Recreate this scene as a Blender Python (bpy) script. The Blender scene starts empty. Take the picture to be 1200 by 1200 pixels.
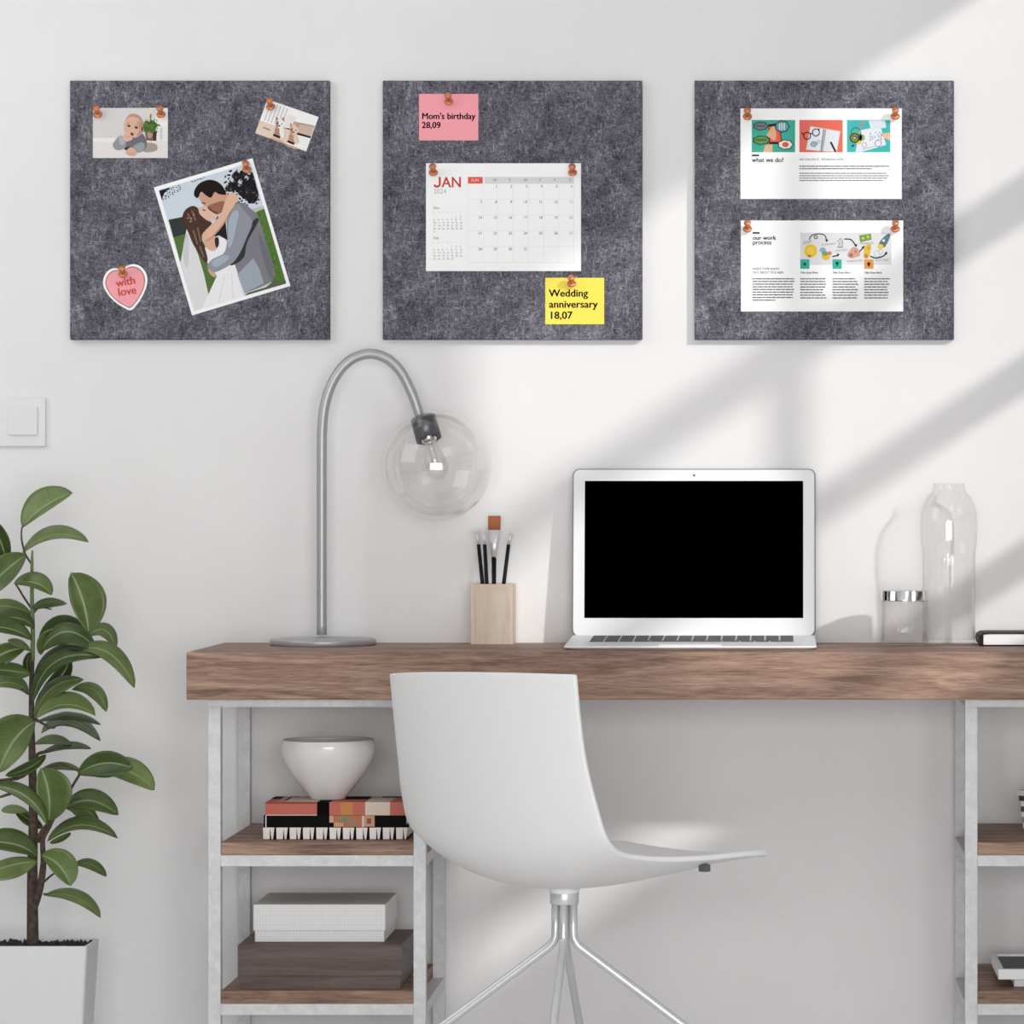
import bpy, bmesh, math, random
from mathutils import Vector, Matrix
from mathutils.geometry import tessellate_polygon
random.seed(7)
C = bpy.context.scene.collection
PI = math.pi
D0, FPX, VX, VY, CZ = 5.714, 4000.0, 910.0, 590.0, 0.983   # camera distance, focal length in px, principal point, eye height

def S(t): return FPX / (D0 - t)
def W(px, py, t):                       # point at distance t in front of the back wall
    s = S(t); return Vector(((px - VX) / s, -t, CZ - (py - VY) / s))
def X(px, t): return (px - VX) / S(t)
def Z(py, t): return CZ - (py - VY) / S(t)

# ------------------------------------------------------------------ materials
def srgb(r, g, b):
    f = lambda c: (c / 255 / 12.92) if c / 255 <= 0.04045 else ((c / 255 + 0.055) / 1.055) ** 2.4
    return (f(r), f(g), f(b), 1.0)
MATS = {}
def mat(name, col, rough=0.6, metal=0.0, spec=0.5, coat=0.0):
    if name in MATS: return MATS[name]
    m = bpy.data.materials.new(name); m.use_nodes = True
    p = m.node_tree.nodes['Principled BSDF']
    p.inputs['Base Color'].default_value = srgb(*col); p.inputs['Roughness'].default_value = rough
    p.inputs['Metallic'].default_value = metal; p.inputs['Specular IOR Level'].default_value = spec
    p.inputs['Coat Weight'].default_value = coat
    MATS[name] = m; return m
def ramp(nt, fac, stops):
    r = nt.nodes.new('ShaderNodeValToRGB'); cr = r.color_ramp
    while len(cr.elements) > 1: cr.elements.remove(cr.elements[-1])
    cr.elements[0].position = stops[0][0]; cr.elements[0].color = srgb(*stops[0][1])
    for pos, c in stops[1:]:
        e = cr.elements.new(pos); e.color = srgb(*c)
    nt.links.new(fac, r.inputs[0]); return r.outputs[0]
def coords(nt, scale=(1, 1, 1), rot=(0, 0, 0), src='Object'):
    tc = nt.nodes.new('ShaderNodeTexCoord'); mp = nt.nodes.new('ShaderNodeMapping')
    mp.inputs['Scale'].default_value = scale; mp.inputs['Rotation'].default_value = rot
    nt.links.new(tc.outputs[src], mp.inputs[0]); return mp.outputs[0]
def noise(nt, vec, scale, detail=4, rough=0.6, dist=0.0):
    n = nt.nodes.new('ShaderNodeTexNoise')
    n.inputs['Scale'].default_value = scale; n.inputs['Detail'].default_value = detail
    n.inputs['Roughness'].default_value = rough; n.inputs['Distortion'].default_value = dist
    nt.links.new(vec, n.inputs['Vector']); return n.outputs['Fac']
def bump(nt, h, strength, dist=0.002):
    b = nt.nodes.new('ShaderNodeBump'); b.inputs['Strength'].default_value = strength; b.inputs['Distance'].default_value = dist
    nt.links.new(h, b.inputs['Height'])
    nt.links.new(b.outputs[0], nt.nodes['Principled BSDF'].inputs['Normal'])
def mix(nt, a, b, fac, mode='MIX'):
    m = nt.nodes.new('ShaderNodeMix'); m.data_type = 'RGBA'; m.blend_type = mode
    if isinstance(fac, float): m.inputs[0].default_value = fac
    else: nt.links.new(fac, m.inputs[0])
    for k, v in ((6, a), (7, b)):
        if isinstance(v, tuple): m.inputs[k].default_value = v
        else: nt.links.new(v, m.inputs[k])
    return m.outputs[2]
def math_(nt, op, a, b=None):
    m = nt.nodes.new('ShaderNodeMath'); m.operation = op
    for k, v in ((0, a), (1, b)):
        if v is None: continue
        if isinstance(v, (int, float)): m.inputs[k].default_value = v
        else: nt.links.new(v, m.inputs[k])
    return m.outputs[0]

def make_wall():
    m = mat('wall_paint', (233, 232, 232), 0.9, spec=0.1); nt = m.node_tree
    v = coords(nt)
    n = noise(nt, v, 2.2, 5, 0.6)
    nt.links.new(ramp(nt, n, [(0.3, (229, 228, 228)), (0.7, (235, 235, 235))]), nt.nodes['Principled BSDF'].inputs['Base Color'])
    bump(nt, noise(nt, v, 160, 3), 0.06, 0.001); return m
def make_felt():
    m = mat('grey_felt', (90, 90, 98), 1.0, spec=0.0); nt = m.node_tree
    a = noise(nt, coords(nt, (1, 1, 0.35), (0, 0.75, 0)), 210, 5, 0.75, 1.6)
    b = noise(nt, coords(nt, (0.35, 1, 1), (0, 0.6, 0)), 230, 5, 0.75, 1.6)
    c = noise(nt, coords(nt), 24, 6, 0.7, 0.4)
    mx = math_(nt, 'MAXIMUM', a, b)
    s = math_(nt, 'ADD', math_(nt, 'MULTIPLY', mx, 0.86), math_(nt, 'MULTIPLY', c, 0.3))
    col = ramp(nt, s, [(0.49, (52, 52, 60)), (0.56, (82, 81, 91)), (0.63, (107, 106, 115)), (0.70, (142, 142, 149)), (0.80, (200, 201, 203))])
    nt.links.new(col, nt.nodes['Principled BSDF'].inputs['Base Color'])
    bump(nt, a, 0.5, 0.002); return m
def make_wood(name, stops, sc=1.0, axis='x'):
    m = mat(name, stops[1][1], 0.55, spec=0.25); nt = m.node_tree
    scl = (0.9 * sc, 6 * sc, 11 * sc) if axis == 'x' else (11 * sc, 6 * sc, .9 * sc)
    v = coords(nt, scl)
    a = noise(nt, v, 3.0, 7, 0.65, 1.6)
    b = noise(nt, coords(nt, (6, 30, 110) if axis == 'x' else (110, 30, 6)), 4.0, 5, 0.7, 0.6)
    c = noise(nt, coords(nt, (3, 9, 14)), 2.0, 3, 0.5, 0.5)
    s = math_(nt, 'ADD', math_(nt, 'MULTIPLY', a, 0.55), math_(nt, 'MULTIPLY', b, 0.38))
    s = math_(nt, 'ADD', s, math_(nt, 'MULTIPLY', c, 0.12))
    nt.links.new(ramp(nt, s, stops), nt.nodes['Principled BSDF'].inputs['Base Color'])
    bump(nt, b, 0.18, 0.001); return m
def make_mottled(name, c1, c2, rough=0.6, metal=0.0, scale=60):
    m = mat(name, c1, rough, metal); nt = m.node_tree
    n = noise(nt, coords(nt), scale, 6, 0.7, 0.5)
    nt.links.new(ramp(nt, n, [(0.35, c1), (0.65, c2)]), nt.nodes['Principled BSDF'].inputs['Base Color'])
    bump(nt, n, 0.08, 0.001); return m
def make_glass(name, tint=0.975, spec=1.0):
    m = bpy.data.materials.new(name); m.use_nodes = True; nt = m.node_tree
    nt.nodes.remove(nt.nodes['Principled BSDF'])
    tr = nt.nodes.new('ShaderNodeBsdfTransparent'); tr.inputs[0].default_value = (tint, tint * .998, tint * .996, 1)
    gl = nt.nodes.new('ShaderNodeBsdfGlossy'); gl.inputs['Roughness'].default_value = 0.0
    gl.inputs[0].default_value = (spec, spec, spec, 1)
    fr = nt.nodes.new('ShaderNodeFresnel')
    geo = nt.nodes.new('ShaderNodeNewGeometry')       # thin walls: the same reflectance on both faces
    nt.links.new(math_(nt, 'ADD', math_(nt, 'MULTIPLY', geo.outputs['Backfacing'], 1 / 1.4 - 1.4), 1.4), fr.inputs[0])
    mx = nt.nodes.new('ShaderNodeMixShader')
    nt.links.new(fr.outputs[0], mx.inputs[0]); nt.links.new(tr.outputs[0], mx.inputs[1]); nt.links.new(gl.outputs[0], mx.inputs[2])
    nt.links.new(mx.outputs[0], nt.nodes['Material Output'].inputs[0]); MATS[name] = m; return m
def make_leaf():
    m = mat('leaf_green', (80, 104, 58), 0.38, spec=0.45); nt = m.node_tree
    uv = nt.nodes.new('ShaderNodeUVMap'); sp = nt.nodes.new('ShaderNodeSeparateXYZ')
    nt.links.new(uv.outputs[0], sp.inputs[0])
    u, v = sp.outputs[0], sp.outputs[1]
    d = math_(nt, 'ABSOLUTE', math_(nt, 'SUBTRACT', v, 0.5))
    mid = math_(nt, 'LESS_THAN', d, 0.028)
    lat = math_(nt, 'SINE', math_(nt, 'MULTIPLY', math_(nt, 'SUBTRACT', u, math_(nt, 'MULTIPLY', d, 0.32)), 120))
    lat = math_(nt, 'MULTIPLY', math_(nt, 'GREATER_THAN', lat, 0.55), 0.10)
    n = noise(nt, coords(nt), 26, 3)
    obi = nt.nodes.new('ShaderNodeObjectInfo')
    base = ramp(nt, n, [(0.3, (84, 102, 50)), (0.7, (114, 134, 78))])
    var = ramp(nt, obi.outputs['Random'], [(0.0, (150, 160, 135)), (0.5, (205, 210, 195)), (1.0, (255, 255, 245))])
    base = mix(nt, base, var, 1.0, 'MULTIPLY')
    base = mix(nt, base, srgb(130, 152, 105), lat)
    base = mix(nt, base, srgb(140, 162, 112), math_(nt, 'MULTIPLY', mid, 0.75))
    geo = nt.nodes.new('ShaderNodeNewGeometry')
    base = mix(nt, base, srgb(118, 108, 96), math_(nt, 'MULTIPLY', geo.outputs['Backfacing'], 0.25))
    p = nt.nodes['Principled BSDF']; nt.links.new(base, p.inputs['Base Color'])
    return m

WALL = make_wall(); FELT = make_felt()
WALNUT = make_wood('walnut', [(0.36, (82, 61, 52)), (0.45, (118, 92, 79)), (0.53, (146, 117, 101)), (0.66, (184, 154, 133))])
PALEWOOD = make_wood('pale_wood', [(0.35, (196, 176, 156)), (0.5, (217, 199, 181)), (0.65, (228, 213, 197))], 1.5, 'z')
FRAME = make_mottled('galvanised_steel', (206, 206, 207), (224, 224, 225), 0.55, 0.0, 70)
DARKBOX = make_wood('dark_brown_box', [(0.36, (82, 70, 67)), (0.5, (99, 86, 82)), (0.66, (114, 100, 95))], 1.2)
FLOOR = make_mottled('floor_paint', (226, 225, 224), (234, 233, 232), 0.5, 0, 5)
STEEL = mat('brushed_steel', (178, 179, 181), 0.42, 0.45)
SILVER = mat('silver_ferrule', (222, 222, 223), 0.3, 0.4)
DARKSTEEL = mat('dark_steel', (96, 96, 102), 0.35, 0.8)
CHROME = mat('chrome', (225, 225, 226), 0.12, 1.0)
TUBE = mat('polished_tube', (226, 226, 227), 0.3, 0.4)
PLASTIC = mat('white_plastic', (246, 246, 246), 0.42, spec=0.4)
SWITCH = mat('switch_plastic', (229, 229, 229), 0.5, spec=0.3)
CERAMIC = mat('white_ceramic', (226, 225, 224), 0.14, spec=0.5)
POT = mat('pot_white', (226, 226, 227), 0.45, spec=0.4)
ALU = mat('laptop_white', (236, 236, 237), 0.4, spec=0.3)
BLACK = mat('screen_black', (0, 0, 0), 0.6, spec=0.0)
KEYS = mat('key_grey', (92, 92, 96), 0.6)
MATBLACK = mat('black_cover', (16, 16, 17), 0.55, spec=0.25)
GLASS = make_glass('clear_glass', 0.984)
GLASS2 = make_glass('bottle_glass', 0.988, 0.8)
PAPER = mat('paper_white', (250, 250, 250), 0.9, spec=0.05)
PAGES = mat('page_edges', (226, 223, 220), 0.9)
COPPER = mat('copper', (212, 138, 98), 0.3, 0.5)
BARK = make_mottled('bark', (58, 45, 38), (98, 82, 72), 0.9, 0, 140)
GREENSTEM = mat('green_stem', (104, 122, 78), 0.6)
SOIL = make_mottled('soil', (24, 23, 24), (72, 70, 72), 0.95, 0, 240)
LEAF = make_leaf()
BRISTLE = mat('bristle', (176, 104, 66), 0.8)
WOODBAR = mat('window_white', (225, 225, 225), 0.6)
def make_whitebox():
    m = mat('white_grid_box', (236, 236, 236), 0.7, spec=0.2); nt = m.node_tree
    b = nt.nodes.new('ShaderNodeTexBrick'); b.offset = 0.0
    b.inputs['Color1'].default_value = srgb(238, 238, 238); b.inputs['Color2'].default_value = srgb(235, 235, 235)
    b.inputs['Mortar'].default_value = srgb(226, 225, 224)
    b.inputs['Scale'].default_value = 1.0; b.inputs['Mortar Size'].default_value = 0.0004
    b.inputs['Brick Width'].default_value = 0.0045; b.inputs['Row Height'].default_value = 0.0045
    v = coords(nt, (1, 1, 1), (PI / 2, 0, 0)); nt.links.new(v, b.inputs['Vector'])
    nt.links.new(b.outputs[0], nt.nodes['Principled BSDF'].inputs['Base Color']); return m
WHITEBOX = make_whitebox()
def ink(r, g, b): return mat('ink_%d_%d_%d' % (r, g, b), (r, g, b), 0.85, spec=0.05)

# ------------------------------------------------------------------ mesh helpers
def add_box(bm, x0, x1, y0, y1, z0, z1, mi=0, bev=0.0):
    g = bmesh.ops.create_cube(bm, size=1.0)
    for v in g['verts']:
        v.co = Vector(((x0 + x1) / 2 + v.co.x * (x1 - x0), (y0 + y1) / 2 + v.co.y * (y1 - y0), (z0 + z1) / 2 + v.co.z * (z1 - z0)))
    fs = set(f for v in g['verts'] for f in v.link_faces)
    for f in fs: f.material_index = mi
    if bev:
        es = list(set(e for v in g['verts'] for e in v.link_edges))
        r = bmesh.ops.bevel(bm, geom=es, offset=bev, segments=2, affect='EDGES', profile=0.6)
        for f in r['faces']: f.material_index = mi
def add_lathe(bm, prof, n=48, mi=0, mtx=None, close=False, rib=None):
    rings = []
    for k, (r, z) in enumerate(prof):
        if r < 1e-6:
            rings.append([bm.verts.new((0, 0, z))])
        else:
            ring = []
            for i in range(n):
                a = 2 * PI * i / n; rr = r
                if rib: rr = r * (1 + rib(a, k))
                ring.append(bm.verts.new((rr * math.cos(a), rr * math.sin(a), z)))
            rings.append(ring)
    fs = []
    for a, b in zip(rings, rings[1:]):
        if len(a) == 1 and len(b) == 1: continue
        for i in range(n):
            j = (i + 1) % n
            if len(a) == 1: f = bm.faces.new((a[0], b[j], b[i]))
            elif len(b) == 1: f = bm.faces.new((a[i], a[j], b[0]))
            else: f = bm.faces.new((a[i], a[j], b[j], b[i]))
            f.material_index = mi; f.smooth = True; fs.append(f)
    if mtx:
        for r in rings:
            for v in r: v.co = mtx @ v.co
    return rings
def catmull(pts, k=6, closed=False):
    out = []; n = len(pts)
    P = [Vector(p) for p in pts]
    rng = range(n if closed else n - 1)
    for i in rng:
        p0 = P[(i - 1) % n] if (closed or i > 0) else P[0]
        p1 = P[i]; p2 = P[(i + 1) % n]
        p3 = P[(i + 2) % n] if (closed or i + 2 < n) else P[-1]
        for j in range(k):
            t = j / k
            out.append(0.5 * ((2 * p1) + (p2 - p0) * t + (2 * p0 - 5 * p1 + 4 * p2 - p3) * t * t + (3 * p1 - p0 - 3 * p2 + p3) * t ** 3))
    if not closed: out.append(P[-1])
    return out
def add_tube(bm, pts, rad, n=12, mi=0, cap=True):
    pts = [Vector(p) for p in pts]
    if not isinstance(rad, (list, tuple)): rad = [rad] * len(pts)
    up = None; prev = None; rings = []
    for i, p in enumerate(pts):
        d = (pts[min(i + 1, len(pts) - 1)] - pts[max(i - 1, 0)]).normalized()
        if up is None:
            up = Vector((0, 1, 0)) if abs(d.y) < 0.9 else Vector((1, 0, 0))
        a = d.cross(up).normalized(); b = a.cross(d).normalized(); up = b
        rings.append([bm.verts.new(p + (a * math.cos(2 * PI * k / n) + b * math.sin(2 * PI * k / n)) * rad[i]) for k in range(n)])
    for r0, r1 in zip(rings, rings[1:]):
        for k in range(n):
            f = bm.faces.new((r0[k], r0[(k + 1) % n], r1[(k + 1) % n], r1[k])); f.smooth = True; f.material_index = mi
    if cap:
        for r in (rings[0], rings[-1]):
            f = bm.faces.new(r); f.material_index = mi
def obj(name, bm, mats, parent=None, loc=(0, 0, 0), off=None, smooth=None):
    if off is not None:
        for v in bm.verts: v.co -= Vector(off)
    bmesh.ops.recalc_face_normals(bm, faces=bm.faces[:])
    me = bpy.data.meshes.new(name); bm.to_mesh(me); bm.free()
    if not isinstance(mats, (list, tuple)): mats = [mats]
    for m in mats: me.materials.append(m)
    if smooth is not None:
        for p in me.polygons: p.use_smooth = smooth
    o = bpy.data.objects.new(name, me); C.objects.link(o); o.location = loc
    if parent: o.parent = parent
    return o
def tag(o, label, cat, group=None, kind=None):
    o['label'] = label; o['category'] = cat
    if group: o['group'] = group
    if kind: o['kind'] = kind
    return o
def thing(name, label, cat, loc=(0, 0, 0), rotz=0, group=None):
    o = bpy.data.objects.new(name, None); C.objects.link(o); o.empty_display_size = 0.05
    o.location = loc; o.rotation_euler = (0, 0, rotz)
    return tag(o, label, cat, group)
def struct(name, bm, m):
    o = obj(name, bm, m); o['kind'] = 'structure'; return o
def dup(root, loc, label=None):
    r = root.copy(); C.objects.link(r); r.location = loc
    if label: r['label'] = label
    for ch in list(root.children):
        c = ch.copy(); C.objects.link(c); c.parent = r
        for g in list(ch.children):
            d = g.copy(); C.objects.link(d); d.parent = c
    return r

# ------------------------------------------------------------------ printed sheets
class Print:
    """a thin sheet with flat printed areas; drawn in photo pixels through tr, built at depth t"""
    def __init__(self, t, tr=lambda x, y: (x, y)):
        self.bm = bmesh.new(); self.t = t; self.tr = tr; self.mats = []
    def mi(self, m):
        if m not in self.mats: self.mats.append(m)
        return self.mats.index(m)
    def sheet(self, pts, m=None, th=0.0007):
        m = m or PAPER
        a = [self.bm.verts.new(W(*self.tr(*p), self.t)) for p in pts]
        b = [self.bm.verts.new(v.co + Vector((0, th, 0))) for v in a]
        i = self.mi(m)
        for f in (self.bm.faces.new(a), self.bm.faces.new(b[::-1])): f.material_index = i
        for k in range(len(a)):
            self.bm.faces.new((a[k], a[(k + 1) % len(a)], b[(k + 1) % len(a)], b[k])).material_index = i
    def poly(self, pts, col, layer=1, smooth=0):
        m = ink(*col)
        if smooth: pts = [(p.x, p.y) for p in catmull([(x, y, 0) for x, y in pts], smooth, True)]
        vs = [self.bm.verts.new(W(*self.tr(*p), self.t) + Vector((0, -0.00006 * layer, 0))) for p in pts]
        i = self.mi(m)
        for tri in tessellate_polygon([[Vector((q[0], q[1], 0)) for q in pts]]):
            try: self.bm.faces.new([vs[k] for k in tri]).material_index = i
            except ValueError: pass
    def rect(self, x0, y0, x1, y1, col, layer=1): self.poly([(x0, y0), (x1, y0), (x1, y1), (x0, y1)], col, layer)
    def disc(self, x, y, rx, ry, col, layer=1, rot=0.0, n=20):
        c, s = math.cos(rot), math.sin(rot)
        self.poly([(x + rx * math.cos(a) * c - ry * math.sin(a) * s, y + rx * math.cos(a) * s + ry * math.sin(a) * c) for a in [2 * PI * k / n for k in range(n)]], col, layer)
    def ring(self, x, y, r, w, col, layer=1):
        self.line([(x + r * math.cos(a), y + r * math.sin(a)) for a in [2 * PI * k / 20 for k in range(21)]], w, col, layer)
    def line(self, pts, w, col, layer=1, smooth=0):
        if smooth: pts = [(p.x, p.y) for p in catmull([(x, y, 0) for x, y in pts], smooth)]
        P = [Vector((q[0], q[1])) for q in pts]; closed = (P[0] - P[-1]).length < 1e-6; L = []
        for k in range(len(P)):
            a = P[k - 1] if k else (P[-2] if closed else P[0]); b = P[k + 1] if k + 1 < len(P) else (P[1] if closed else P[-1])
            d = (b - a).normalized(); n = Vector((-d.y, d.x)) * w / 2; L.append((P[k] + n, P[k] - n))
        i = self.mi(ink(*col)); V = [[self.bm.verts.new(W(*self.tr(q.x, q.y), self.t) + Vector((0, -0.00006 * layer, 0))) for q in pr] for pr in L]
        for u, v in zip(V, V[1:]): self.bm.faces.new((u[0], v[0], v[1], u[1])).material_index = i
    def scatter(self, gen, layer, tries=400):
        done = []
        for _ in range(tries):
            q = gen()
            if q is None: continue
            x, y, rx, ry, col, rot = q
            if any((x - a) ** 2 + (y - b) ** 2 < (r + rx) ** 2 * .92 for a, b, r in done): continue
            done.append((x, y, rx)); self.disc(x, y, rx, ry, col, layer, rot, 10)
    def text(self, s, x, y, size, col, layer=1, bold=0.0, align='LEFT', rot=0.0, sx=1.0):
        """baseline at (x, y); size = em height in the local pixels"""
        cu = bpy.data.curves.new('lettering', 'FONT'); cu.body = s; cu.size = 1.0; cu.align_x = align; cu.offset = 0.0
        cu.resolution_u = 3
        o = bpy.data.objects.new('lettering', cu); C.objects.link(o)
        me = bpy.data.meshes.new_from_object(o.evaluated_get(bpy.context.evaluated_depsgraph_get()))
        bpy.data.objects.remove(o); bpy.data.curves.remove(cu)
        i = self.mi(ink(*col)); c, sn = math.cos(rot), math.sin(rot); vs = []
        for n_, (ox, oy) in enumerate(((0, 0), (bold, 0), (bold * 2, 0), (bold, bold * .6), (bold, -bold * .6)) if bold else ((0, 0),)):
            vs = []
            for v in me.vertices:
                lx, ly = (v.co.x * sx + ox) * size, -(v.co.y + oy) * size
                vs.append(self.bm.verts.new(W(*self.tr(x + lx * c - ly * sn, y + lx * sn + ly * c), self.t) + Vector((0, -0.00006 * layer - 0.000012 * n_, 0))))
            for p in me.polygons:
                try: self.bm.faces.new([vs[k] for k in p.vertices]).material_index = i
                except ValueError: pass
        bpy.data.meshes.remove(me)
    def greek(self, x0, x1, y, h, col, layer=1, wmin=3, wmax=10):
        """a line of unreadably small print"""
        x = x0
        while x < x1:
            w = min(random.uniform(wmin, wmax), x1 - x)
            self.rect(x, y - h / 2, x + w, y + h / 2, col, layer); x += w + h * 0.45
    def build(self, name, label, cat, base, group=None, parent=None):
        bmesh.ops.recalc_face_normals(self.bm, faces=[f for f in self.bm.faces if False])
        me = bpy.data.meshes.new(name)
        for v in self.bm.verts: v.co -= Vector(base)
        self.bm.normal_update()
        for f in self.bm.faces:                        # print faces look at the room
            if f.normal.y > 0.9 and f.calc_center_median().y + base[1] < -self.t + 0.0003: f.normal_flip()
        self.bm.to_mesh(me); self.bm.free()
        for m in self.mats: me.materials.append(m)
        o = bpy.data.objects.new(name, me); C.objects.link(o); o.location = base
        return tag(o, label, cat, group)

# ------------------------------------------------------------------ the room
XR, XL, YF = 0.80, -2.3, -3.0
bm = bmesh.new(); add_box(bm, XL, 1.0, 0, 0.1, -0.05, 3.0); struct('wall_back', bm, WALL)
bm = bmesh.new(); add_box(bm, XL, 1.0, -6.4, 0.1, -0.05, 0); struct('floor', bm, FLOOR)
bm = bmesh.new(); add_box(bm, XL, 1.0, -4.6, 0.1, 2.62, 2.7); struct('ceiling', bm, WALL)
# right wall with the window that throws the slanted bars (opening t 0.06..1.60, z 0.80..2.13)
WT0, WT1, WZ0, WZ1 = 0.05, 1.34, 1.02, 2.15
bm = bmesh.new()
add_box(bm, XR, XR + .03, -WT0, 0, 0, 3.0); add_box(bm, XR, XR + .03, YF, -WT1, 0, 3.0)
add_box(bm, XR, XR + .03, -WT1, -WT0, 0, WZ0); add_box(bm, XR, XR + .03, -WT1, -WT0, WZ1, 3.0)
struct('wall_right', bm, WALL)
bm = bmesh.new()
for zc, h in ((1.150, .058), (1.46, .06), (1.755, .078)):
    add_box(bm, XR + .006, XR + .024, -WT1, -WT0, zc - h / 2, zc + h / 2)
add_box(bm, XR + .004, XR + .026, -0.795 - .026, -0.795 + .026, WZ0, WZ1)
struct('window_1', bm, WOODBAR)

# ------------------------------------------------------------------ worktop and shelf units
DT, DB, DF = 0.75, 0.675, 0.36
bm = bmesh.new(); add_box(bm, -0.926, 0.672, -DF, -0.001, DB, DT, bev=0.0025)
tag(obj('worktop', bm, WALNUT, loc=(0, 0, 0)), 'long thick walnut worktop carrying the laptop and lamp', 'desk')

def shelf_unit(x0, x1, label):
    r = thing('shelf_unit', label, 'shelf unit', ((x0 + x1) / 2, -0.18, 0))
    off = r.location; tf, tb, lw = 0.33, 0.01, 0.0195
    for lx in (x0, x1 - lw):
        for ly in (-tf, -tb - lw):
            b = bmesh.new(); add_box(b, lx, lx + lw, ly, ly + lw, 0, DB - .013, bev=.0008); obj('leg', b, FRAME, r, off=off)
    b = bmesh.new()
    add_box(b, x0, x1, -tf, -tf + lw, DB - .013, DB); add_box(b, x0, x1, -tb - lw, -tb, DB - .013, DB)
    add_box(b, x0, x0 + lw, -tf + lw, -tb - lw, DB - .013, DB); add_box(b, x1 - lw, x1, -tf + lw, -tb - lw, DB - .013, DB)
    obj('top_frame', b, FRAME, r, off=off)
    for zt in (0.4485, 0.2140):
        zr = zt - .0205; zb = zr - .0175
        for ly in (-tf, -tb - lw):
            b = bmesh.new(); add_box(b, x0 + lw, x1 - lw, ly, ly + lw, zb, zr, bev=.0008); obj('rail', b, FRAME, r, off=off)
        for lx in (x0, x1 - lw):
            b = bmesh.new(); add_box(b, lx, lx + lw, -tf + lw, -tb - lw, zb, zr, bev=.0008); obj('rail', b, FRAME, r, off=off)
        b = bmesh.new(); add_box(b, x0 + lw + .0004, x1 - lw - .0004, -tf + .001, -tb - .002, zr + .0002, zt, bev=.001); obj('shelf', b, WALNUT, r, off=off)
    return r
shelf_unit(X(244, .33), X(499, .33), 'left grey steel shelf unit with walnut shelves holding bowl and boxes')
shelf_unit(X(1131, .33), X(1131, .33) + .344, 'right grey steel shelf unit cut by the photo edge')
SH1, SH2 = 0.4485, 0.2140

# ------------------------------------------------------------------ pin boards
def board(px0, label):
    x0, x1 = X(px0, .014), X(px0 + 304, .014); z0, z1 = Z(398, .014), Z(94.5, .014)
    bm = bmesh.new(); add_box(bm, x0, x1, -0.014, 0, z0, z1, bev=.0012)
    c = Vector(((x0 + x1) / 2, 0, z0)); o = obj('pin_board', bm, FELT, loc=c, off=c)
    return tag(o, label, 'pin board', 'felt boards in a row on the wall')
board(82, 'square grey felt board with three photos and a heart')
board(448.5, 'square grey felt board with the calendar and two sticky notes')
board(814, 'square grey felt board with two printed slides')

# push pins -----------------------------------------------------------------
def make_pin():
    r = thing('push_pin', '', 'push pin', (0, 0, 0), 0, 'copper push pins on the boards')
    tilt = Matrix.Rotation(math.radians(90 - 38), 4, 'X')          # axis leaves the board and rises
    b = bmesh.new(); add_lathe(b, [(0, .0015), (.0058, .0015), (.0074, .003), (.0076, .0046), (.0062, .0062), (.0040, .0068), (0, .0068)], 24, 0, tilt)
    obj('collar', b, COPPER, r)
    b = bmesh.new(); add_lathe(b, [(0, .006), (.0036, .006), (.0030, .0095), (.0038, .013), (.0056, .0165), (.0060, .019), (.0050, .0208), (0, .0212)], 24, 0, tilt)
    obj('grip', b, COPPER, r)
    b = bmesh.new(); add_lathe(b, [(0, -.006), (.0006, -.004), (.0006, .002), (0, .002)], 10, 0, tilt)
    obj('needle', b, STEEL, r)
    return r
PINS = [(115, 133, 'left corner of the baby photo'), (189, 133, 'right corner of the baby photo'),
        (317.5, 124, 'top corner of the dogs photo'), (289.5, 197.5, 'top corner of the wedding photo'),
        (144.5, 320, 'notch of the pink heart'), (526, 118, 'top of the pink sticky note'),
        (508, 201, 'left corner of the calendar sheet'), (671, 201, 'right corner of the calendar sheet'),
        (670, 331, 'top of the yellow sticky note'), (876, 135.5, 'left corner of the upper slide'),
        (1049, 135, 'right corner of the upper slide'), (876, 267, 'left corner of the lower slide'),
        (1049, 267, 'right corner of the lower slide')]
pin0 = make_pin()
for k, (px, py, s) in enumerate(PINS):
    loc = W(px, py + 3.0, 0.0165); lab = 'copper push pin at the ' + s
    if k == 0: pin0.location = loc; pin0['label'] = lab
    else: dup(pin0, loc, lab)

TP = 0.0147                                                  # print face depth: sheets lie on the felt
def zt(ox, oy, sc): return lambda x, y: (ox + x / sc, oy + y / sc)

# baby photo -----------------------------------------------------------------
p = Print(TP, zt(100, 115, 10.91))
p.sheet([(97, 125), (1055, 125), (1055, 765), (97, 765)], ink(215, 213, 212))
p.rect(97, 510, 1055, 765, (226, 223, 221), 1); p.rect(97, 510, 380, 560, (236, 234, 233), 2)
p.rect(810, 125, 1055, 545, (240, 238, 235), 1); p.rect(800, 125, 822, 470, (226, 214, 202), 2)
p.rect(822, 135, 900, 300, (221, 217, 208), 2); p.rect(910, 360, 1055, 545, (232, 231, 230), 2); p.rect(955, 380, 985, 530, (206, 205, 205), 3)
p.poly([(760, 420), (915, 420), (900, 540), (780, 540)], (128, 98, 84), 3); p.poly([(860, 430), (915, 425), (905, 535), (870, 540)], (74, 56, 50), 4)
p.poly([(795, 440), (860, 440), (850, 500), (805, 510)], (182, 146, 132), 4, 3)
p.poly([(740, 330), (775, 285), (815, 300), (850, 280), (900, 310), (930, 345), (905, 385), (890, 430), (840, 440), (790, 430), (750, 425), (735, 380)], (78, 110, 56), 5, 3)
def baby_leaf():
    x = random.gauss(828, 50); y = random.gauss(362, 42)
    if not (725 < x < 945 and 270 < y < 450): return None
    return x, y, random.uniform(10, 20), random.uniform(5, 8), random.choice([(56, 90, 42), (104, 142, 78), (46, 74, 36), (124, 152, 92)] + ([(176, 172, 76)] if x < 775 else [])), random.uniform(0, PI)
p.scatter(baby_leaf, 6, 900)
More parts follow.
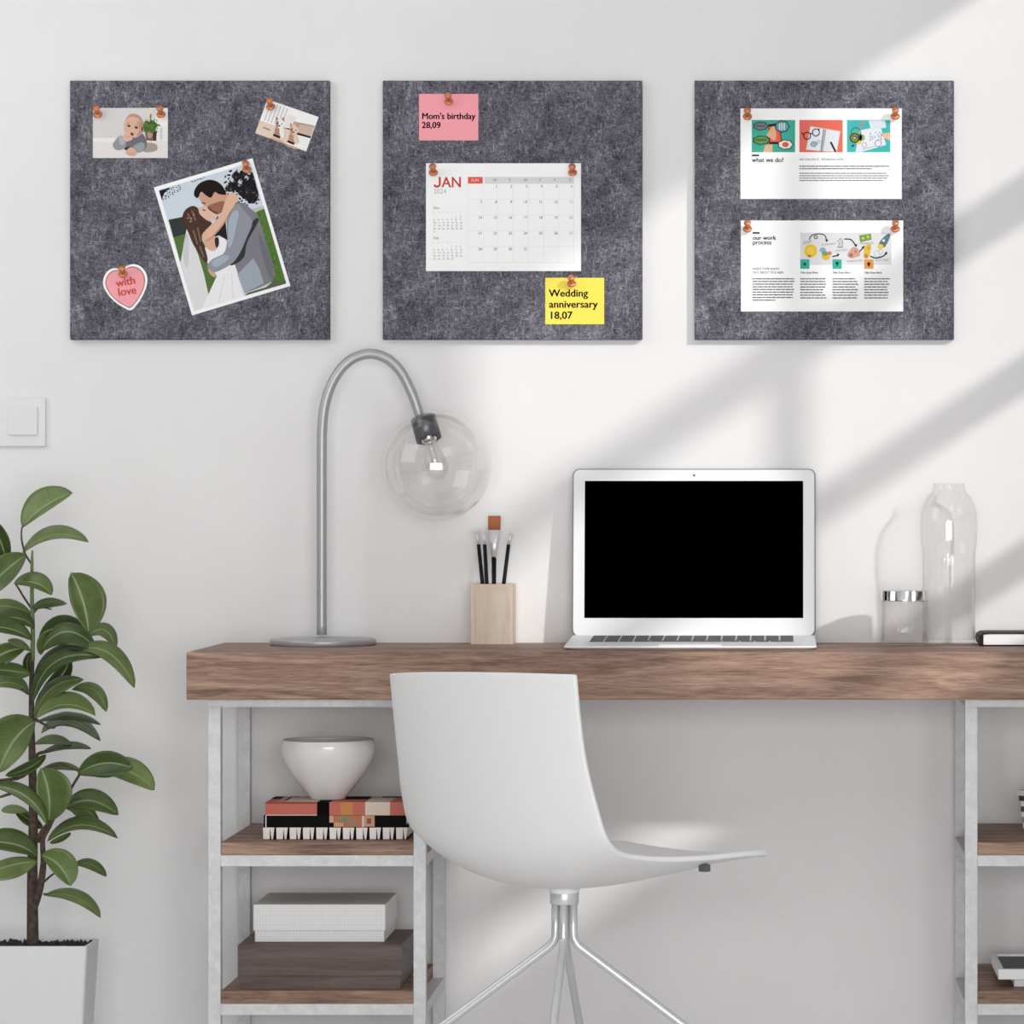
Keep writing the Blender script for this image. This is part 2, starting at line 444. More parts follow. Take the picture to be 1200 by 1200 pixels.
p.disc(835, 235, 12, 38, (110, 142, 88), 7); p.disc(935, 345, 32, 10, (96, 134, 76), 7, .4)
p.poly([(720, 600), (800, 570), (905, 590), (910, 670), (760, 690)], (164, 156, 148), 3, 4)
p.poly([(520, 530), (600, 500), (680, 470), (730, 455), (775, 520), (785, 600), (740, 680), (640, 660), (560, 620), (500, 660)], (112, 114, 119), 8, 4)
p.poly([(350, 600), (385, 540), (435, 485), (480, 490), (520, 560), (515, 630), (455, 662), (390, 660)], (150, 152, 156), 9, 4)
p.poly([(430, 500), (470, 495), (505, 560), (480, 600), (440, 580)], (176, 178, 182), 10, 4)
p.poly([(610, 630), (660, 585), (720, 565), (760, 590), (750, 660), (700, 695), (650, 690)], (156, 158, 162), 10, 4)
p.poly([(500, 640), (560, 620), (620, 640), (600, 670), (520, 668)], (70, 66, 66), 9, 3)
p.poly([(500, 420), (495, 350), (515, 270), (560, 215), (625, 200), (690, 225), (735, 290), (740, 370), (735, 430), (700, 470), (650, 505), (590, 500), (540, 470)], (216, 178, 158), 11, 5)
p.poly([(520, 275), (560, 215), (625, 200), (690, 225), (738, 295), (738, 380), (715, 330), (680, 265), (620, 238), (560, 245)], (192, 150, 128), 12, 4)
p.poly([(660, 300), (720, 330), (735, 420), (690, 470), (655, 480), (690, 400)], (196, 150, 130), 12, 4)
p.disc(735, 405, 16, 34, (206, 158, 140), 12, -.2)
p.poly([(535, 352), (560, 340), (580, 358), (560, 372)], (84, 60, 54), 13, 3); p.poly([(628, 372), (655, 360), (675, 380), (650, 394)], (84, 60, 54), 13, 3)
p.line([(525, 325), (570, 318)], 7, (176, 136, 116), 13); p.line([(625, 345), (690, 350)], 7, (176, 136, 116), 13)
p.disc(592, 410, 16, 12, (226, 186, 166), 13); p.poly([(568, 468), (590, 440), (618, 455), (610, 480), (585, 484)], (134, 50, 46), 13, 3)
p.poly([(480, 500), (500, 460), (545, 430), (585, 470), (605, 520), (570, 545), (520, 555)], (222, 180, 160), 14, 4); p.line([(510, 500), (575, 490)], 5, (188, 140, 122), 15)
p.poly([(515, 700), (550, 645), (590, 628), (630, 655), (660, 710), (640, 735), (590, 742), (545, 728)], (218, 176, 156), 14, 4)
for dx in (0, 32, 62): p.line([(560 + dx, 690), (550 + dx, 728)], 6, (178, 130, 112), 15)
p.build('photo_print', 'small landscape photo of a baby in grey leaning on a table', 'photo', W(153, 186, TP))

# dogs photo -----------------------------------------------------------------
p = Print(TP, zt(290, 105, 12))
p.sheet([(280, 135), (1000, 385), (825, 868), (110, 610)], ink(244, 243, 242))
A = Vector((280, 135)); U = Vector((720, 250)); V = Vector((-172, 479))
q = lambda u, v: tuple(A + U * u + V * v)
p.poly([q(0, .62), q(.36, .62), q(.62, .55), q(.62, 1), q(0, 1)], (228, 208, 192), 1)
for k in range(6): p.poly([q(.07 + k * .065, .06), q(.095 + k * .065, .06), q(.095 + k * .065, .58), q(.07 + k * .065, .58)], (206, 206, 212), 1)
p.poly([q(.45, .2), q(.62, .2), q(.62, .6), q(.45, .6)], (232, 230, 228), 1)
p.poly([q(.6, .34), q(.99, .26), q(.99, .6), q(.6, .62)], (206, 184, 166), 2); p.poly([q(.6, .34), q(.99, .26), q(.99, .3), q(.6, .4)], (184, 158, 142), 3)
p.poly([q(.7, .6), q(.99, .58), q(.99, .63), q(.7, .66)], (34, 30, 28), 4); p.poly([q(.72, .68), q(.99, .64), q(.99, .99), q(.72, .97)], (242, 240, 238), 2)
def dog(cx, cy, tan, pale):
    g = lambda x, y: (cx + x, cy + y)
    p.poly([g(-55, 60), g(-20, 10), g(45, 20), g(80, 110), g(70, 170), g(-50, 150)], tan, 5, 4)
    p.poly([g(20, 20), g(60, 40), g(80, 150), g(40, 180), g(10, 110)], pale, 6, 4)
    p.poly([g(-45, -10), g(-30, -70), g(20, -90), g(70, -60), g(75, 0), g(30, 40), g(-20, 40)], pale, 7, 4)
    p.poly([g(-45, -60), g(-38, -130), g(0, -85)], tan, 8); p.poly([g(35, -85), g(78, -120), g(80, -45)], tan, 8)
    p.poly([g(-42, -20), g(-25, -65), g(0, -40), g(-8, 30), g(-30, 30)], tan, 9, 3)
    p.disc(cx - 18, cy - 28, 9, 9, (50, 38, 34), 10); p.disc(cx + 42, cy - 18, 9, 9, (50, 38, 34), 10); p.disc(cx + 10, cy + 10, 13, 10, (58, 40, 36), 10)
    p.poly([g(-75, 120), g(20, 160), g(15, 190), g(-80, 150)], (40, 32, 30), 11)
    p.poly([g(-100, 170), g(60, 225), g(50, 250), g(-90, 200)], (214, 172, 148), 6, 3)
dog(440, 500, (176, 138, 118), (240, 236, 232)); dog(640, 590, (190, 146, 122), (228, 204, 186))
p.line([(220, 530), (320, 570)], 16, (150, 116, 100), 5)
p.build('photo_print', 'tiny tilted photo of two small dogs in a white room', 'photo', W(332, 177, TP))

# wedding photo ---------------------------------------------------------------
p = Print(TP, zt(170, 180, 6))
p.sheet([(62, 238), (755, 32), (1022, 930), (330, 1138)], ink(250, 250, 250))
p.poly([(95, 256), (742, 64), (993, 912), (345, 1108)], (207, 217, 226), 1)
p.poly([(165, 465), (265, 445), (310, 560), (200, 592)], (58, 62, 60), 2)
p.poly([(200, 590), (310, 555), (430, 640), (560, 860), (445, 1000), (245, 755)], (88, 118, 62), 3)
p.poly([(770, 415), (838, 385), (993, 912), (900, 938), (820, 700)], (86, 120, 58), 3)
p.poly([(745, 392), (832, 368), (840, 388), (760, 412)], (190, 190, 186), 4)
def top_leaf():
    x = random.uniform(100, 250); y = random.uniform(225, 350)
    if y < 262 - (x - 95) * .297 + 4 or y > 350 - (x - 95) * .62 or x < 97 + (y - 256) * .29 + 10: return None
    return x, y, random.uniform(5, 12), random.uniform(3, 5), random.choice([(30, 30, 34), (44, 44, 48)]), random.uniform(0, 3)
p.poly([(98, 262), (180, 236), (150, 262), (128, 290), (120, 330)], (34, 34, 38), 4); p.scatter(top_leaf, 5, 700)
for k in range(7): p.disc(330 + k * 14, 196 - k * 4.3 + random.uniform(-4, 4), 6, 4, (48, 48, 52), 4, 1, 8)
p.poly([(560, 240), (590, 215), (605, 160), (640, 120), (665, 140), (690, 125), (735, 150), (752, 130), (768, 170), (785, 235), (800, 300), (770, 350), (735, 345), (700, 320), (660, 290), (640, 260), (600, 270), (575, 262)], (38, 38, 42), 4, 2)
p.disc(668, 205, 16, 26, (196, 200, 204), 5, .3); p.disc(610, 180, 12, 22, (200, 206, 212), 5, -.3); p.disc(715, 170, 15, 18, (190, 194, 198), 5, .2)
def tree_leaf():
    x = random.gauss(690, 70); y = random.gauss(240, 70)
    if not (558 < x < 800 and 120 < y < 368) or x > 752 + (y - 64) * .28 - 18: return None
    return x, y, random.uniform(8, 16), random.uniform(5, 8), random.choice([(26, 26, 30), (58, 58, 60), (32, 32, 36), (96, 88, 84)]), random.uniform(0, 3)
p.scatter(tree_leaf, 6, 1500)
def grass_leaf():
    t_ = random.random(); x = 810 + t_ * 150 + random.uniform(-15, 30); y = 430 + t_ * 450
    if x > 842 + (y - 400) * .29 - 22: return None
    return x, y, random.uniform(8, 15), 4, random.choice([(70, 102, 48), (104, 136, 74), (64, 92, 44)]), random.uniform(0, 3)
p.scatter(grass_leaf, 4, 300)
p.poly([(292, 530), (330, 600), (375, 715), (415, 850), (448, 1000), (470, 1072), (345, 1108), (250, 762), (268, 660)], (222, 222, 224), 6)
p.poly([(292, 560), (310, 640), (300, 800), (275, 760), (268, 660)], (204, 205, 208), 7, 3)
p.poly([(410, 670), (500, 590), (560, 590), (585, 660), (640, 780), (662, 900), (697, 1002), (400, 1092), (448, 985), (505, 860), (440, 770)], (236, 236, 238), 7)
p.line([(560, 860), (520, 1050)], 8, (222, 222, 225), 8); p.line([(610, 850), (620, 1020)], 8, (222, 222, 225), 8)
p.poly([(505, 440), (565, 470), (580, 610), (520, 575), (470, 590)], (44, 40, 42), 8)
p.poly([(575, 470), (600, 405), (650, 335), (720, 368), (785, 420), (820, 510), (855, 640), (890, 750), (918, 850), (885, 905), (800, 945), (700, 982), (665, 880), (635, 790), (580, 640)], (126, 126, 133), 9)
p.poly([(650, 850), (760, 735), (800, 800), (835, 912), (700, 980)], (158, 168, 178), 10)
p.poly([(800, 560), (860, 680), (905, 830), (880, 880), (820, 700)], (112, 112, 120), 10, 3)
p.poly([(760, 475), (800, 470), (720, 620), (695, 730), (625, 782), (600, 770), (690, 650)], (58, 57, 63), 11, 3)
p.poly([(578, 480), (605, 410), (645, 350), (690, 395), (755, 480), (715, 590), (672, 690), (620, 765), (540, 815), (480, 835), (438, 800), (470, 745), (550, 705), (575, 640), (582, 560)], (146, 149, 158), 12, 3)
p.poly([(590, 470), (630, 400), (660, 420), (640, 520), (610, 640), (585, 650)], (164, 178, 190), 13, 3); p.poly([(470, 760), (560, 715), (590, 740), (500, 800)], (160, 176, 188), 13, 3)
p.poly([(440, 810), (475, 830), (500, 850), (490, 870), (460, 850)], (206, 164, 142), 13, 3)
p.poly([(378, 300), (400, 345), (430, 380), (470, 412), (520, 425), (560, 380), (600, 320), (590, 290), (540, 270), (470, 260), (410, 275)], (206, 160, 134), 14, 4)
p.poly([(440, 375), (500, 345), (555, 335), (560, 385), (520, 425), (475, 412)], (150, 106, 86), 15, 4); p.disc(495, 302, 18, 24, (214, 156, 134), 16)
p.poly([(346, 295), (352, 250), (390, 205), (460, 184), (530, 212), (572, 285), (520, 285), (490, 270), (465, 310), (430, 295), (395, 270), (372, 312)], (38, 32, 31), 17, 3)
p.line([(400, 345), (425, 352)], 8, (60, 44, 40), 17)
p.poly([(352, 398), (395, 376), (440, 372), (475, 405), (510, 420), (500, 455), (450, 470), (410, 450)], (224, 186, 166), 15, 4); p.line([(405, 395), (425, 400)], 8, (70, 50, 44), 16)
p.poly([(262, 450), (285, 395), (335, 368), (372, 385), (385, 425), (430, 465), (470, 490), (430, 540), (400, 590), (420, 660), (440, 740), (425, 765), (375, 695), (335, 630), (305, 555), (278, 505)], (78, 58, 49), 16, 4)
for a, b in (((300, 420), (330, 480)), ((330, 400), (355, 470)), ((340, 540), (370, 640)), ((370, 520), (392, 620)), ((385, 650), (415, 730))): p.line([a, b], 11, (134, 104, 86), 17)
for x, y in ((300, 455), (318, 480), (345, 430), (325, 455)): p.disc(x, y, 5, 5, (170, 160, 160), 18, 0, 8)
p.poly([(408, 605), (440, 570), (500, 590), (515, 650), (480, 685), (430, 660)], (218, 172, 148), 17, 4); p.poly([(490, 600), (515, 590), (520, 640), (500, 660)], (56, 48, 48), 18, 3)
p.poly([(400, 575), (440, 525), (500, 470), (540, 410), (560, 345), (590, 290), (625, 278), (655, 305), (640, 345), (600, 410), (555, 490), (500, 560), (445, 610), (415, 612)], (224, 182, 158), 19, 4)
p.poly([(420, 612), (460, 590), (540, 500), (600, 405), (560, 490), (500, 565), (450, 612)], (198, 148, 124), 20, 3)
p.poly([(850, 940), (910, 890), (990, 900), (992, 914), (700, 1000), (720, 980)], (92, 102, 74), 9)
p.build('photo_print', 'large tilted white bordered wedding photo of a couple kissing', 'photo', W(262, 369, TP))

# heart -----------------------------------------------------------------------
p = Print(TP, zt(110, 300, 15))
def heart(k):
    pts = [(510, 262), (560, 190), (640, 150), (720, 145), (800, 170), (870, 230), (920, 310), (940, 400), (930, 510), (895, 620), (840, 730), (760, 850), (650, 955),
           (520, 905), (400, 830), (290, 730), (210, 620), (170, 530), (160, 450), (185, 350), (235, 275), (310, 225), (390, 215), (460, 235)]
    cx, cy = 555, 540
    pp = [(cx + (x - cx) * k, cy + (y - cy) * k) for x, y in pts]
    return [(v.x, v.y) for v in catmull([(x, y, 0) for x, y in pp], 4, True)]
p.sheet(heart(1.0), ink(252, 252, 252)); p.poly(heart(.90), (172, 140, 122), 1); p.poly(heart(.845), (247, 166, 176), 2)
p.text('with', 395, 548, 195, (204, 84, 70), 3, .03, 'LEFT', -.19); p.text('love', 425, 706, 195, (204, 84, 70), 3, .03, 'LEFT', -.15)
p.build('heart_card', 'pink heart card with white edge reading with love', 'card', W(147, 363, TP))

# sticky notes ------------------------------------------------------------------
p = Print(TP); p.sheet([(491, 110), (560.5, 110), (560.5, 164.5), (491, 164.5)], ink(250, 166, 176))
p.text("Mom's birthday", 494, 139.5, 10.2, (12, 12, 14), 1, .03, sx=.98); p.text('28,09', 494, 150, 10.2, (12, 12, 14), 1, .03, sx=.98)
p.build('sticky_note', "pink sticky note reading Mom's birthday above the calendar", 'note', W(526, 164, TP), 'sticky notes')
p = Print(TP); p.sheet([(639, 325.5), (708, 325.5), (708, 380), (639, 380)], ink(246, 226, 96))
for k, s in enumerate(('Wedding', 'anniversary', '18,07')): p.text(s, 643, 347.5 + 13 * k, 12, (12, 12, 14), 1, .03, sx=1.03)
p.build('sticky_note', 'yellow sticky note reading Wedding anniversary below the calendar', 'note', W(673, 380, TP), 'sticky notes')

# calendar ------------------------------------------------------------------------
p = Print(TP, zt(490, 185, 6)); p.sheet([(55, 38), (1145, 38), (1145, 796), (55, 796)], ink(252, 252, 252))
p.text('AN', 164, 206, 104, (206, 76, 62), 1, .02, sx=.93); p.line([(152, 134), (152, 182), (147, 196), (134, 202), (120, 198), (113, 188)], 15, (206, 76, 62), 1, 4); p.text('2024', 107, 250, 46, (178, 178, 180), 1)
gx = [350 + 106.5 * k for k in range(8)]; gy = [182, 292, 402, 512, 624, 736]
p.rect(gx[0], 134, gx[1] - 2, 180, (232, 96, 82), 1); p.rect(gx[1] + 10, 134, gx[7], 180, (222, 222, 223), 1)
for k, d in enumerate(('SUN', 'M', 'T', 'W', 'T', 'F', 'S')):
    p.text(d, gx[k] + (22 if k == 0 else 72), 166, 28, (250, 214, 208) if k == 0 else (138, 138, 140), 2, .01)
for x in gx: p.rect(x - 1, 182, x + 1, 736, (226, 226, 226), 1)
for y in gy: p.rect(gx[0], y - 1, gx[7], y + 1, (226, 226, 226), 1)
nums = [None, 1, 2, 3, 4, 5, 6, 7, 8, 9, 10, 11, 12, 13, 14, None, 16, 17, 18, 19, 20, 21, 22, 23, 24, 25, 26, 27, 28, 29, 30, 31]
cells = {0: [0, 1, 2, 3, 4, 5, 6], 1: [7, 8, 9, 10, 11, 12, 13], 2: [14, 15, 16, 17, 18, 19, 20], 3: list(range(21, 28)), 4: [28, 29, 30, 31]}
for r, row in cells.items():
    for c, n in enumerate(row):
        if n == 0: continue
        p.text(str(n), gx[c + 1] - 8, gy[r] + 26, 26, (170, 170, 172) if c == 6 else (104, 104, 108), 2, .012, 'RIGHT')
for y0, title, rows, first in ((350, 'Dec', 6, 5), (562, 'Feb', 5, 4)):
    p.text(title, 107, y0 + 10, 26, (120, 120, 122), 1, .01)
    for c in range(7): p.text('SMTWTFS'[c], 108 + c * 31, y0 + 38, 14, (190, 190, 192), 1)
    n = 1
    for r in range(rows):
        for c in range(7):
            if (r == 0 and c < first) or n > (31 if title == 'Dec' else 29): continue
            p.text(str(n), 107 + c * 31, y0 + 68 + r * 21.5, 17, (130, 130, 132), 1, .01); n += 1
p.build('calendar_sheet', 'white January 2024 calendar sheet pinned to the middle board', 'calendar', W(590, 318, TP))

# slides ---------------------------------------------------------------------------
p = Print(TP, zt(860, 120, 5.825)); p.sheet([(45, 41), (1146, 41), (1146, 659), (45, 659)], ink(252, 252, 252))
TEAL, RED = (76, 180, 172), (230, 112, 98)
p.rect(122, 120, 418, 340, (70, 172, 150), 1)
def cloud(cx, cy, rx, ry, col, edge=(44, 44, 50)):
    pts = [(cx + rx * (1 + .07 * math.cos(7 * a)) * math.cos(a), cy + ry * (1 + .07 * math.cos(7 * a)) * math.sin(a)) for a in [2 * PI * k / 30 for k in range(30)]]
    big = [(cx + (x - cx) * 1.16, cy + (y - cy) * 1.2) for x, y in pts]
    p.poly(big, edge, 4); p.poly(pts, col, 5)
p.poly([(235, 150), (315, 140), (330, 285), (240, 285)], (40, 40, 44), 2); p.poly([(240, 165), (312, 160), (322, 270), (245, 270)], (226, 100, 84), 3)
p.poly([(225, 220), (270, 160), (290, 215), (280, 260), (245, 240)], (224, 172, 140), 4, 3)
cloud(183, 162, 44, 24, (120, 124, 130)); cloud(330, 165, 42, 34, (106, 160, 166), (34, 60, 66)); cloud(188, 258, 50, 26, (106, 148, 88)); cloud(352, 288, 46, 28, (232, 228, 224))
p.disc(352, 288, 22, 18, (214, 96, 84), 6); p.rect(150, 250, 222, 264, (74, 110, 60), 6); p.rect(150, 157, 215, 166, (86, 88, 94), 6)
for dx in (-22, -6, 10): p.rect(330 + dx, 142, 338 + dx, 188, (214, 226, 226), 6)
p.poly([(200, 340), (215, 290), (265, 285), (262, 340)], (226, 178, 146), 4, 0)
p.rect(447, 120, 743, 340, RED, 1)
p.poly([(520, 160), (730, 195), (705, 338), (490, 325)], (214, 184, 140), 2); p.poly([(524, 166), (622, 182), (600, 333), (496, 322)], (226, 230, 236), 3); p.poly([(626, 182), (724, 200), (700, 336), (604, 334)], (222, 226, 232), 3)
for k in range(8): p.ring(622 - k * 3, 195 + k * 19, 7, 3, (52, 52, 56), 4)
p.line([(612, 180), (592, 338)], 5, (110, 112, 116), 4)
p.ring(500, 228, 24, 7, (30, 30, 34), 5); p.ring(560, 205, 24, 7, (30, 30, 34), 5); p.line([(520, 215), (538, 210)], 7, (30, 30, 34), 5); p.line([(478, 222), (462, 205)], 7, (30, 30, 34), 5); p.line([(580, 195), (582, 178)], 7, (30, 30, 34), 5)
p.line([(660, 270), (695, 338)], 13, (46, 46, 56), 5); p.poly([(520, 290), (545, 265), (575, 280), (550, 305)], (150, 190, 196), 4, 3); p.ring(545, 285, 18, 4, (120, 128, 140), 5); p.ring(580, 268, 9, 3, (120, 128, 140), 5)
p.rect(772, 120, 1068, 340, (72, 182, 180), 1)
p.poly([(860, 190), (1000, 165), (1040, 290), (870, 338), (830, 338)], (224, 228, 234), 2); p.poly([(920, 125), (1030, 122), (1040, 172), (935, 188)], (214, 222, 230), 3)
p.disc(830, 240, 46, 40, (132, 158, 88), 4); p.disc(870, 240, 24, 24, (150, 172, 100), 4); p.ring(825, 243, 30, 9, (74, 64, 58), 5); p.ring(825, 243, 14, 7, (96, 116, 70), 5); p.disc(824, 243, 7, 7, (226, 208, 96), 6)
p.disc(852, 272, 20, 14, (226, 200, 96), 5); p.ring(833, 205, 32, 6, (60, 110, 116), 6); p.line([(855, 180), (888, 125)], 16, (170, 140, 140), 5); p.disc(812, 295, 12, 7, (74, 66, 60), 6, -.5)
p.poly([(998, 215), (1068, 205), (1068, 260), (1035, 248)], (228, 186, 158), 4)
p.scatter(lambda: (random.uniform(930, 1010), random.uniform(200, 255), random.uniform(5, 9), 4, (150, 158, 170), random.uniform(0, 3)), 4, 40)
p.ring(890, 290, 16, 4, (150, 160, 172), 4); p.ring(985, 280, 22, 5, (140, 150, 162), 4); p.line([(880, 320), (960, 300)], 4, (150, 160, 172), 4)
p.rect(122, 356, 172, 368, (52, 52, 58), 1); p.text('what we do?', 122, 407, 43, (30, 30, 34), 1, .03, sx=.98)
p.text('WE CAN DO IT.  WE KNOW HOW', 447, 396, 20, (84, 84, 88), 1, .012, sx=.96)
for y, x1, c in ((436, 1058, (70, 70, 74)), (453, 942, (70, 70, 74)), (484, 1040, (120, 120, 124)), (501, 1056, (120, 120, 124)), (517, 1046, (120, 120, 124)), (533, 1020, (120, 120, 124))): p.greek(447, x1, y, 6.5, c, 1, 12, 46)
p.build('slide_print', 'upper printed slide titled what we do with three pictures', 'print', W(962, 233, TP), 'printed slides')

p = Print(TP, zt(860, 250, 5.825)); p.sheet([(48, 49), (1156, 49), (1156, 670), (48, 670)], ink(252, 252, 252))
p.rect(128, 128, 176, 140, (60, 60, 66), 1); p.text('our work', 127, 181, 42, (34, 34, 38), 1, .03, sx=.98); p.text('process', 127, 212, 42, (34, 34, 38), 1, .03, sx=.98)
p.rect(453, 132, 1075, 352, (222, 222, 224), 1)
p.line([(515, 180), (530, 152), (575, 140), (620, 150), (633, 185)], 7, (46, 46, 50), 2, 4); p.poly([(622, 180), (645, 180), (634, 198)], (46, 46, 50), 2); p.ring(560, 162, 11, 6, (46, 46, 50), 2)
p.disc(524, 256, 46, 46, (236, 204, 76), 2); p.disc(516, 292, 12, 10, (206, 136, 74), 3); p.ring(524, 256, 34, 4, (206, 170, 62), 3)
p.text('IDEA', 475, 214, 28, (120, 120, 124), 2, 0, rot=-.3); p.text('PLANNING', 600, 222, 20, (120, 120, 124), 2, 0, rot=-.1); p.text('STRATEGY', 692, 264, 19, (120, 120, 124), 2, 0, rot=-.1)
p.text('MARKETING', 772, 334, 19, (120, 120, 124), 2, 0, rot=-.05); p.text('FINANCE', 862, 214, 22, (110, 120, 110), 2, 0, rot=-.05); p.text('SUCCESS', 968, 328, 22, (120, 120, 124), 2, 0, rot=-.05)
p.disc(606, 250, 22, 18, (136, 176, 192), 2); p.disc(628, 290, 30, 30, (222, 186, 74), 3); p.disc(622, 274, 22, 16, (118, 158, 108), 4); p.disc(655, 272, 13, 13, (206, 132, 90), 4)
p.line([(672, 296), (712, 286)], 9, (50, 50, 54), 3); p.poly([(705, 272), (722, 280), (708, 298)], (50, 50, 54), 3)
p.poly([(710, 235), (722, 205), (706, 195), (728, 168), (744, 190), (738, 235)], (206, 206, 208), 3, 3); p.line([(706, 232), (745, 232)], 5, (110, 110, 114), 4); p.line([(712, 228), (722, 200), (706, 194), (728, 170), (744, 196), (738, 228)], 4, (110, 110, 114), 4)
p.line([(752, 176), (800, 180), (832, 220)], 8, (46, 46, 50), 3, 4); p.poly([(820, 214), (845, 210), (834, 232)], (46, 46, 50), 3)
p.poly([(775, 290), (785, 262), (815, 230), (850, 245), (862, 285), (830, 300), (800, 308)], (206, 160, 140), 3, 3); p.disc(800, 285, 12, 12, (150, 110, 98), 4); p.disc(832, 262, 10, 10, (222, 116, 100), 4)
p.line([(858, 262), (884, 232)], 8, (46, 46, 50), 3); p.poly([(872, 228), (892, 222), (886, 244)], (46, 46, 50), 3)
p.poly([(855, 150), (936, 138), (940, 180), (862, 198)], (124, 158, 84), 3); p.disc(882, 170, 9, 8, (216, 206, 96), 4); p.disc(915, 160, 9, 8, (216, 206, 96), 4)
p.poly([(895, 220), (935, 210), (932, 260), (918, 305), (890, 305), (886, 262)], (222, 184, 74), 3, 3); p.disc(902, 292, 14, 14, (196, 132, 74), 4); p.disc(920, 236, 10, 10, (206, 150, 74), 4)
p.line([(930, 292), (970, 305), (1020, 292), (1042, 268)], 9, (46, 46, 50), 3, 4); p.poly([(1028, 270), (1046, 260), (1046, 284)], (46, 46, 50), 3)
p.poly([(1055, 138), (1066, 160), (1040, 215), (1005, 240), (985, 222), (1010, 175)], (92, 124, 146), 3, 3); p.poly([(1010, 195), (1040, 200), (1030, 232), (1000, 225)], (92, 124, 74), 4, 3); p.disc(1002, 228, 20, 18, (226, 190, 84), 5); p.disc(1022, 186, 9, 9, (230, 232, 236), 5)
p.ring(980, 275, 22, 3, (170, 170, 174), 2); p.ring(1000, 262, 16, 3, (170, 170, 174), 2)
for x, c in ((453, (66, 178, 158)), (673, (66, 178, 158)), (890, (222, 156, 88))):
    p.rect(x, 314, x + 63, 379, c, 4)
p.poly([(484 + 15 * (1 if k % 2 == 0 else .45) * math.sin(k * PI / 5), 347 - 15 * (1 if k % 2 == 0 else .45) * math.cos(k * PI / 5)) for k in range(10)], (40, 52, 54), 5)
p.poly([(692, 332), (718, 332), (712, 350), (705, 354), (698, 350)], (40, 52, 54), 5); p.rect(702, 352, 708, 362, (40, 52, 54), 5)
p.disc(921, 344, 12, 12, (74, 50, 40), 5); p.rect(915, 354, 927, 364, (74, 50, 40), 5)
p.text('INSERT SOME SHORT', 127, 386, 21, (70, 70, 74), 1, .014, sx=.92); p.text('TEXT ABOUT TITLE HERE', 127, 411, 21, (70, 70, 74), 1, .014, sx=.88)
for x in (453, 673, 890): p.text('Title Goes Here', x, 411, 20, (40, 40, 44), 1, .03, sx=.9)
for k in range(9): p.greek(127, 127 + random.uniform(270, 290) if k < 8 else 285, 447 + k * 18.2, 7.5, (96, 96, 100), 1, 14, 48)
for x in (453, 673, 890):
    for k in range(8): p.greek(x, x + random.uniform(155, 178), 447 + k * 18.6, 7.5, (96, 96, 100), 1, 14, 40)
p.build('slide_print', 'lower printed slide titled our work process with icons', 'print', W(962, 365, TP), 'printed slides')

# ------------------------------------------------------------------ light switch
r = thing('light_switch', 'white square wall light switch left of the lamp', 'light switch', W(24, 523, 0))
b = bmesh.new(); add_box(b, X(-4, .008), X(53, .008), -.008, -.0005, Z(523, .008), Z(466, .008), bev=.0015); obj('plate', b, SWITCH, r, off=r.location)
b = bmesh.new(); add_box(b, X(9, .012), X(43.5, .012), -.0125, -.008, Z(510, .012), Z(476, .012), bev=.002); obj('rocker', b, SWITCH, r, off=r.location)

# ------------------------------------------------------------------ desk lamp
LT = .095; LX = X(378.5, LT)
r = thing('desk_lamp', 'grey steel arched desk lamp with clear glass globe', 'lamp', (LX, -LT, DT))
b = bmesh.new(); add_lathe(b, [(0, 0), (.085, 0), (.0868, .0015), (.0868, .0085), (.0855, .0105), (.014, .0112), (.012, .014), (0, .014)], 72); obj('base', b, STEEL, r)
arc = [(377, 744), (377, 640), (377, 540), (377.4, 505), (380, 478), (386.5, 455), (397.5, 435), (413, 420.5), (433, 414.5), (453, 420), (469, 435), (480, 455), (487, 472), (491.5, 487)]
b = bmesh.new(); add_tube(b, catmull([W(x, y, LT) for x, y in arc], 6), .0084, 20); obj('arm', b, STEEL, r, off=r.location)
ax = (W(503, 517, LT + .012) - W(495, 488.5, LT)).normalized()
M = Matrix.Translation(W(495.5, 489, LT)) @ ax.to_track_quat('Z', 'Y').to_matrix().to_4x4()
b = bmesh.new(); add_lathe(b, [(0, 0), (.019, 0), (.021, .0015), (.0212, .040), (.0195, .040), (.0190, .010), (0, .010)], 40, 0, M); obj('socket', b, DARKSTEEL, r, off=r.location)
b = bmesh.new(); add_lathe(b, [(0, .010), (.013, .010), (.013, .042), (.009, .046), (0, .046)], 24, 0, M); sock = obj('bulb_cap', b, CHROME, r, off=r.location)
GC = W(511, 546.5, LT + .022); GR = .0912
b = bmesh.new(); bmesh.ops.create_uvsphere(b, u_segments=64, v_segments=40, radius=GR)
top = (M.translation - GC).normalized()
bmesh.ops.delete(b, geom=[v for v in b.verts if v.co.normalized().dot(top) > .968], context='VERTS')
g = obj('globe_shade', b, GLASS, r, loc=GC - r.location, smooth=True)
md = g.modifiers.new('shell', 'SOLIDIFY'); md.thickness = .0014; md.offset = -1
bc = ax
b = bmesh.new()
prof = [(0.0, .112), (.008, .111), (.0165, .106), (.0235, .097), (.0265, .086), (.0250, .075), (.019, .062), (.0135, .052), (.0115, .044)]
add_lathe(b, prof, 36, 0, M); bl = obj('bulb', b, GLASS, r, off=r.location, smooth=True)
md = bl.modifiers.new('shell', 'SOLIDIFY'); md.thickness = .0008
b = bmesh.new(); add_tube(b, [M @ Vector(v) for v in ((-.004, 0, .046), (-.006, 0, .07), (-.009, .002, .086), (-.004, -.002, .078), (0, .002, .088), (.004, -.002, .078), (.009, .002, .086), (.006, 0, .07), (.004, 0, .046))], .0005, 6)
obj('filament', b, STEEL, bl, off=r.location)

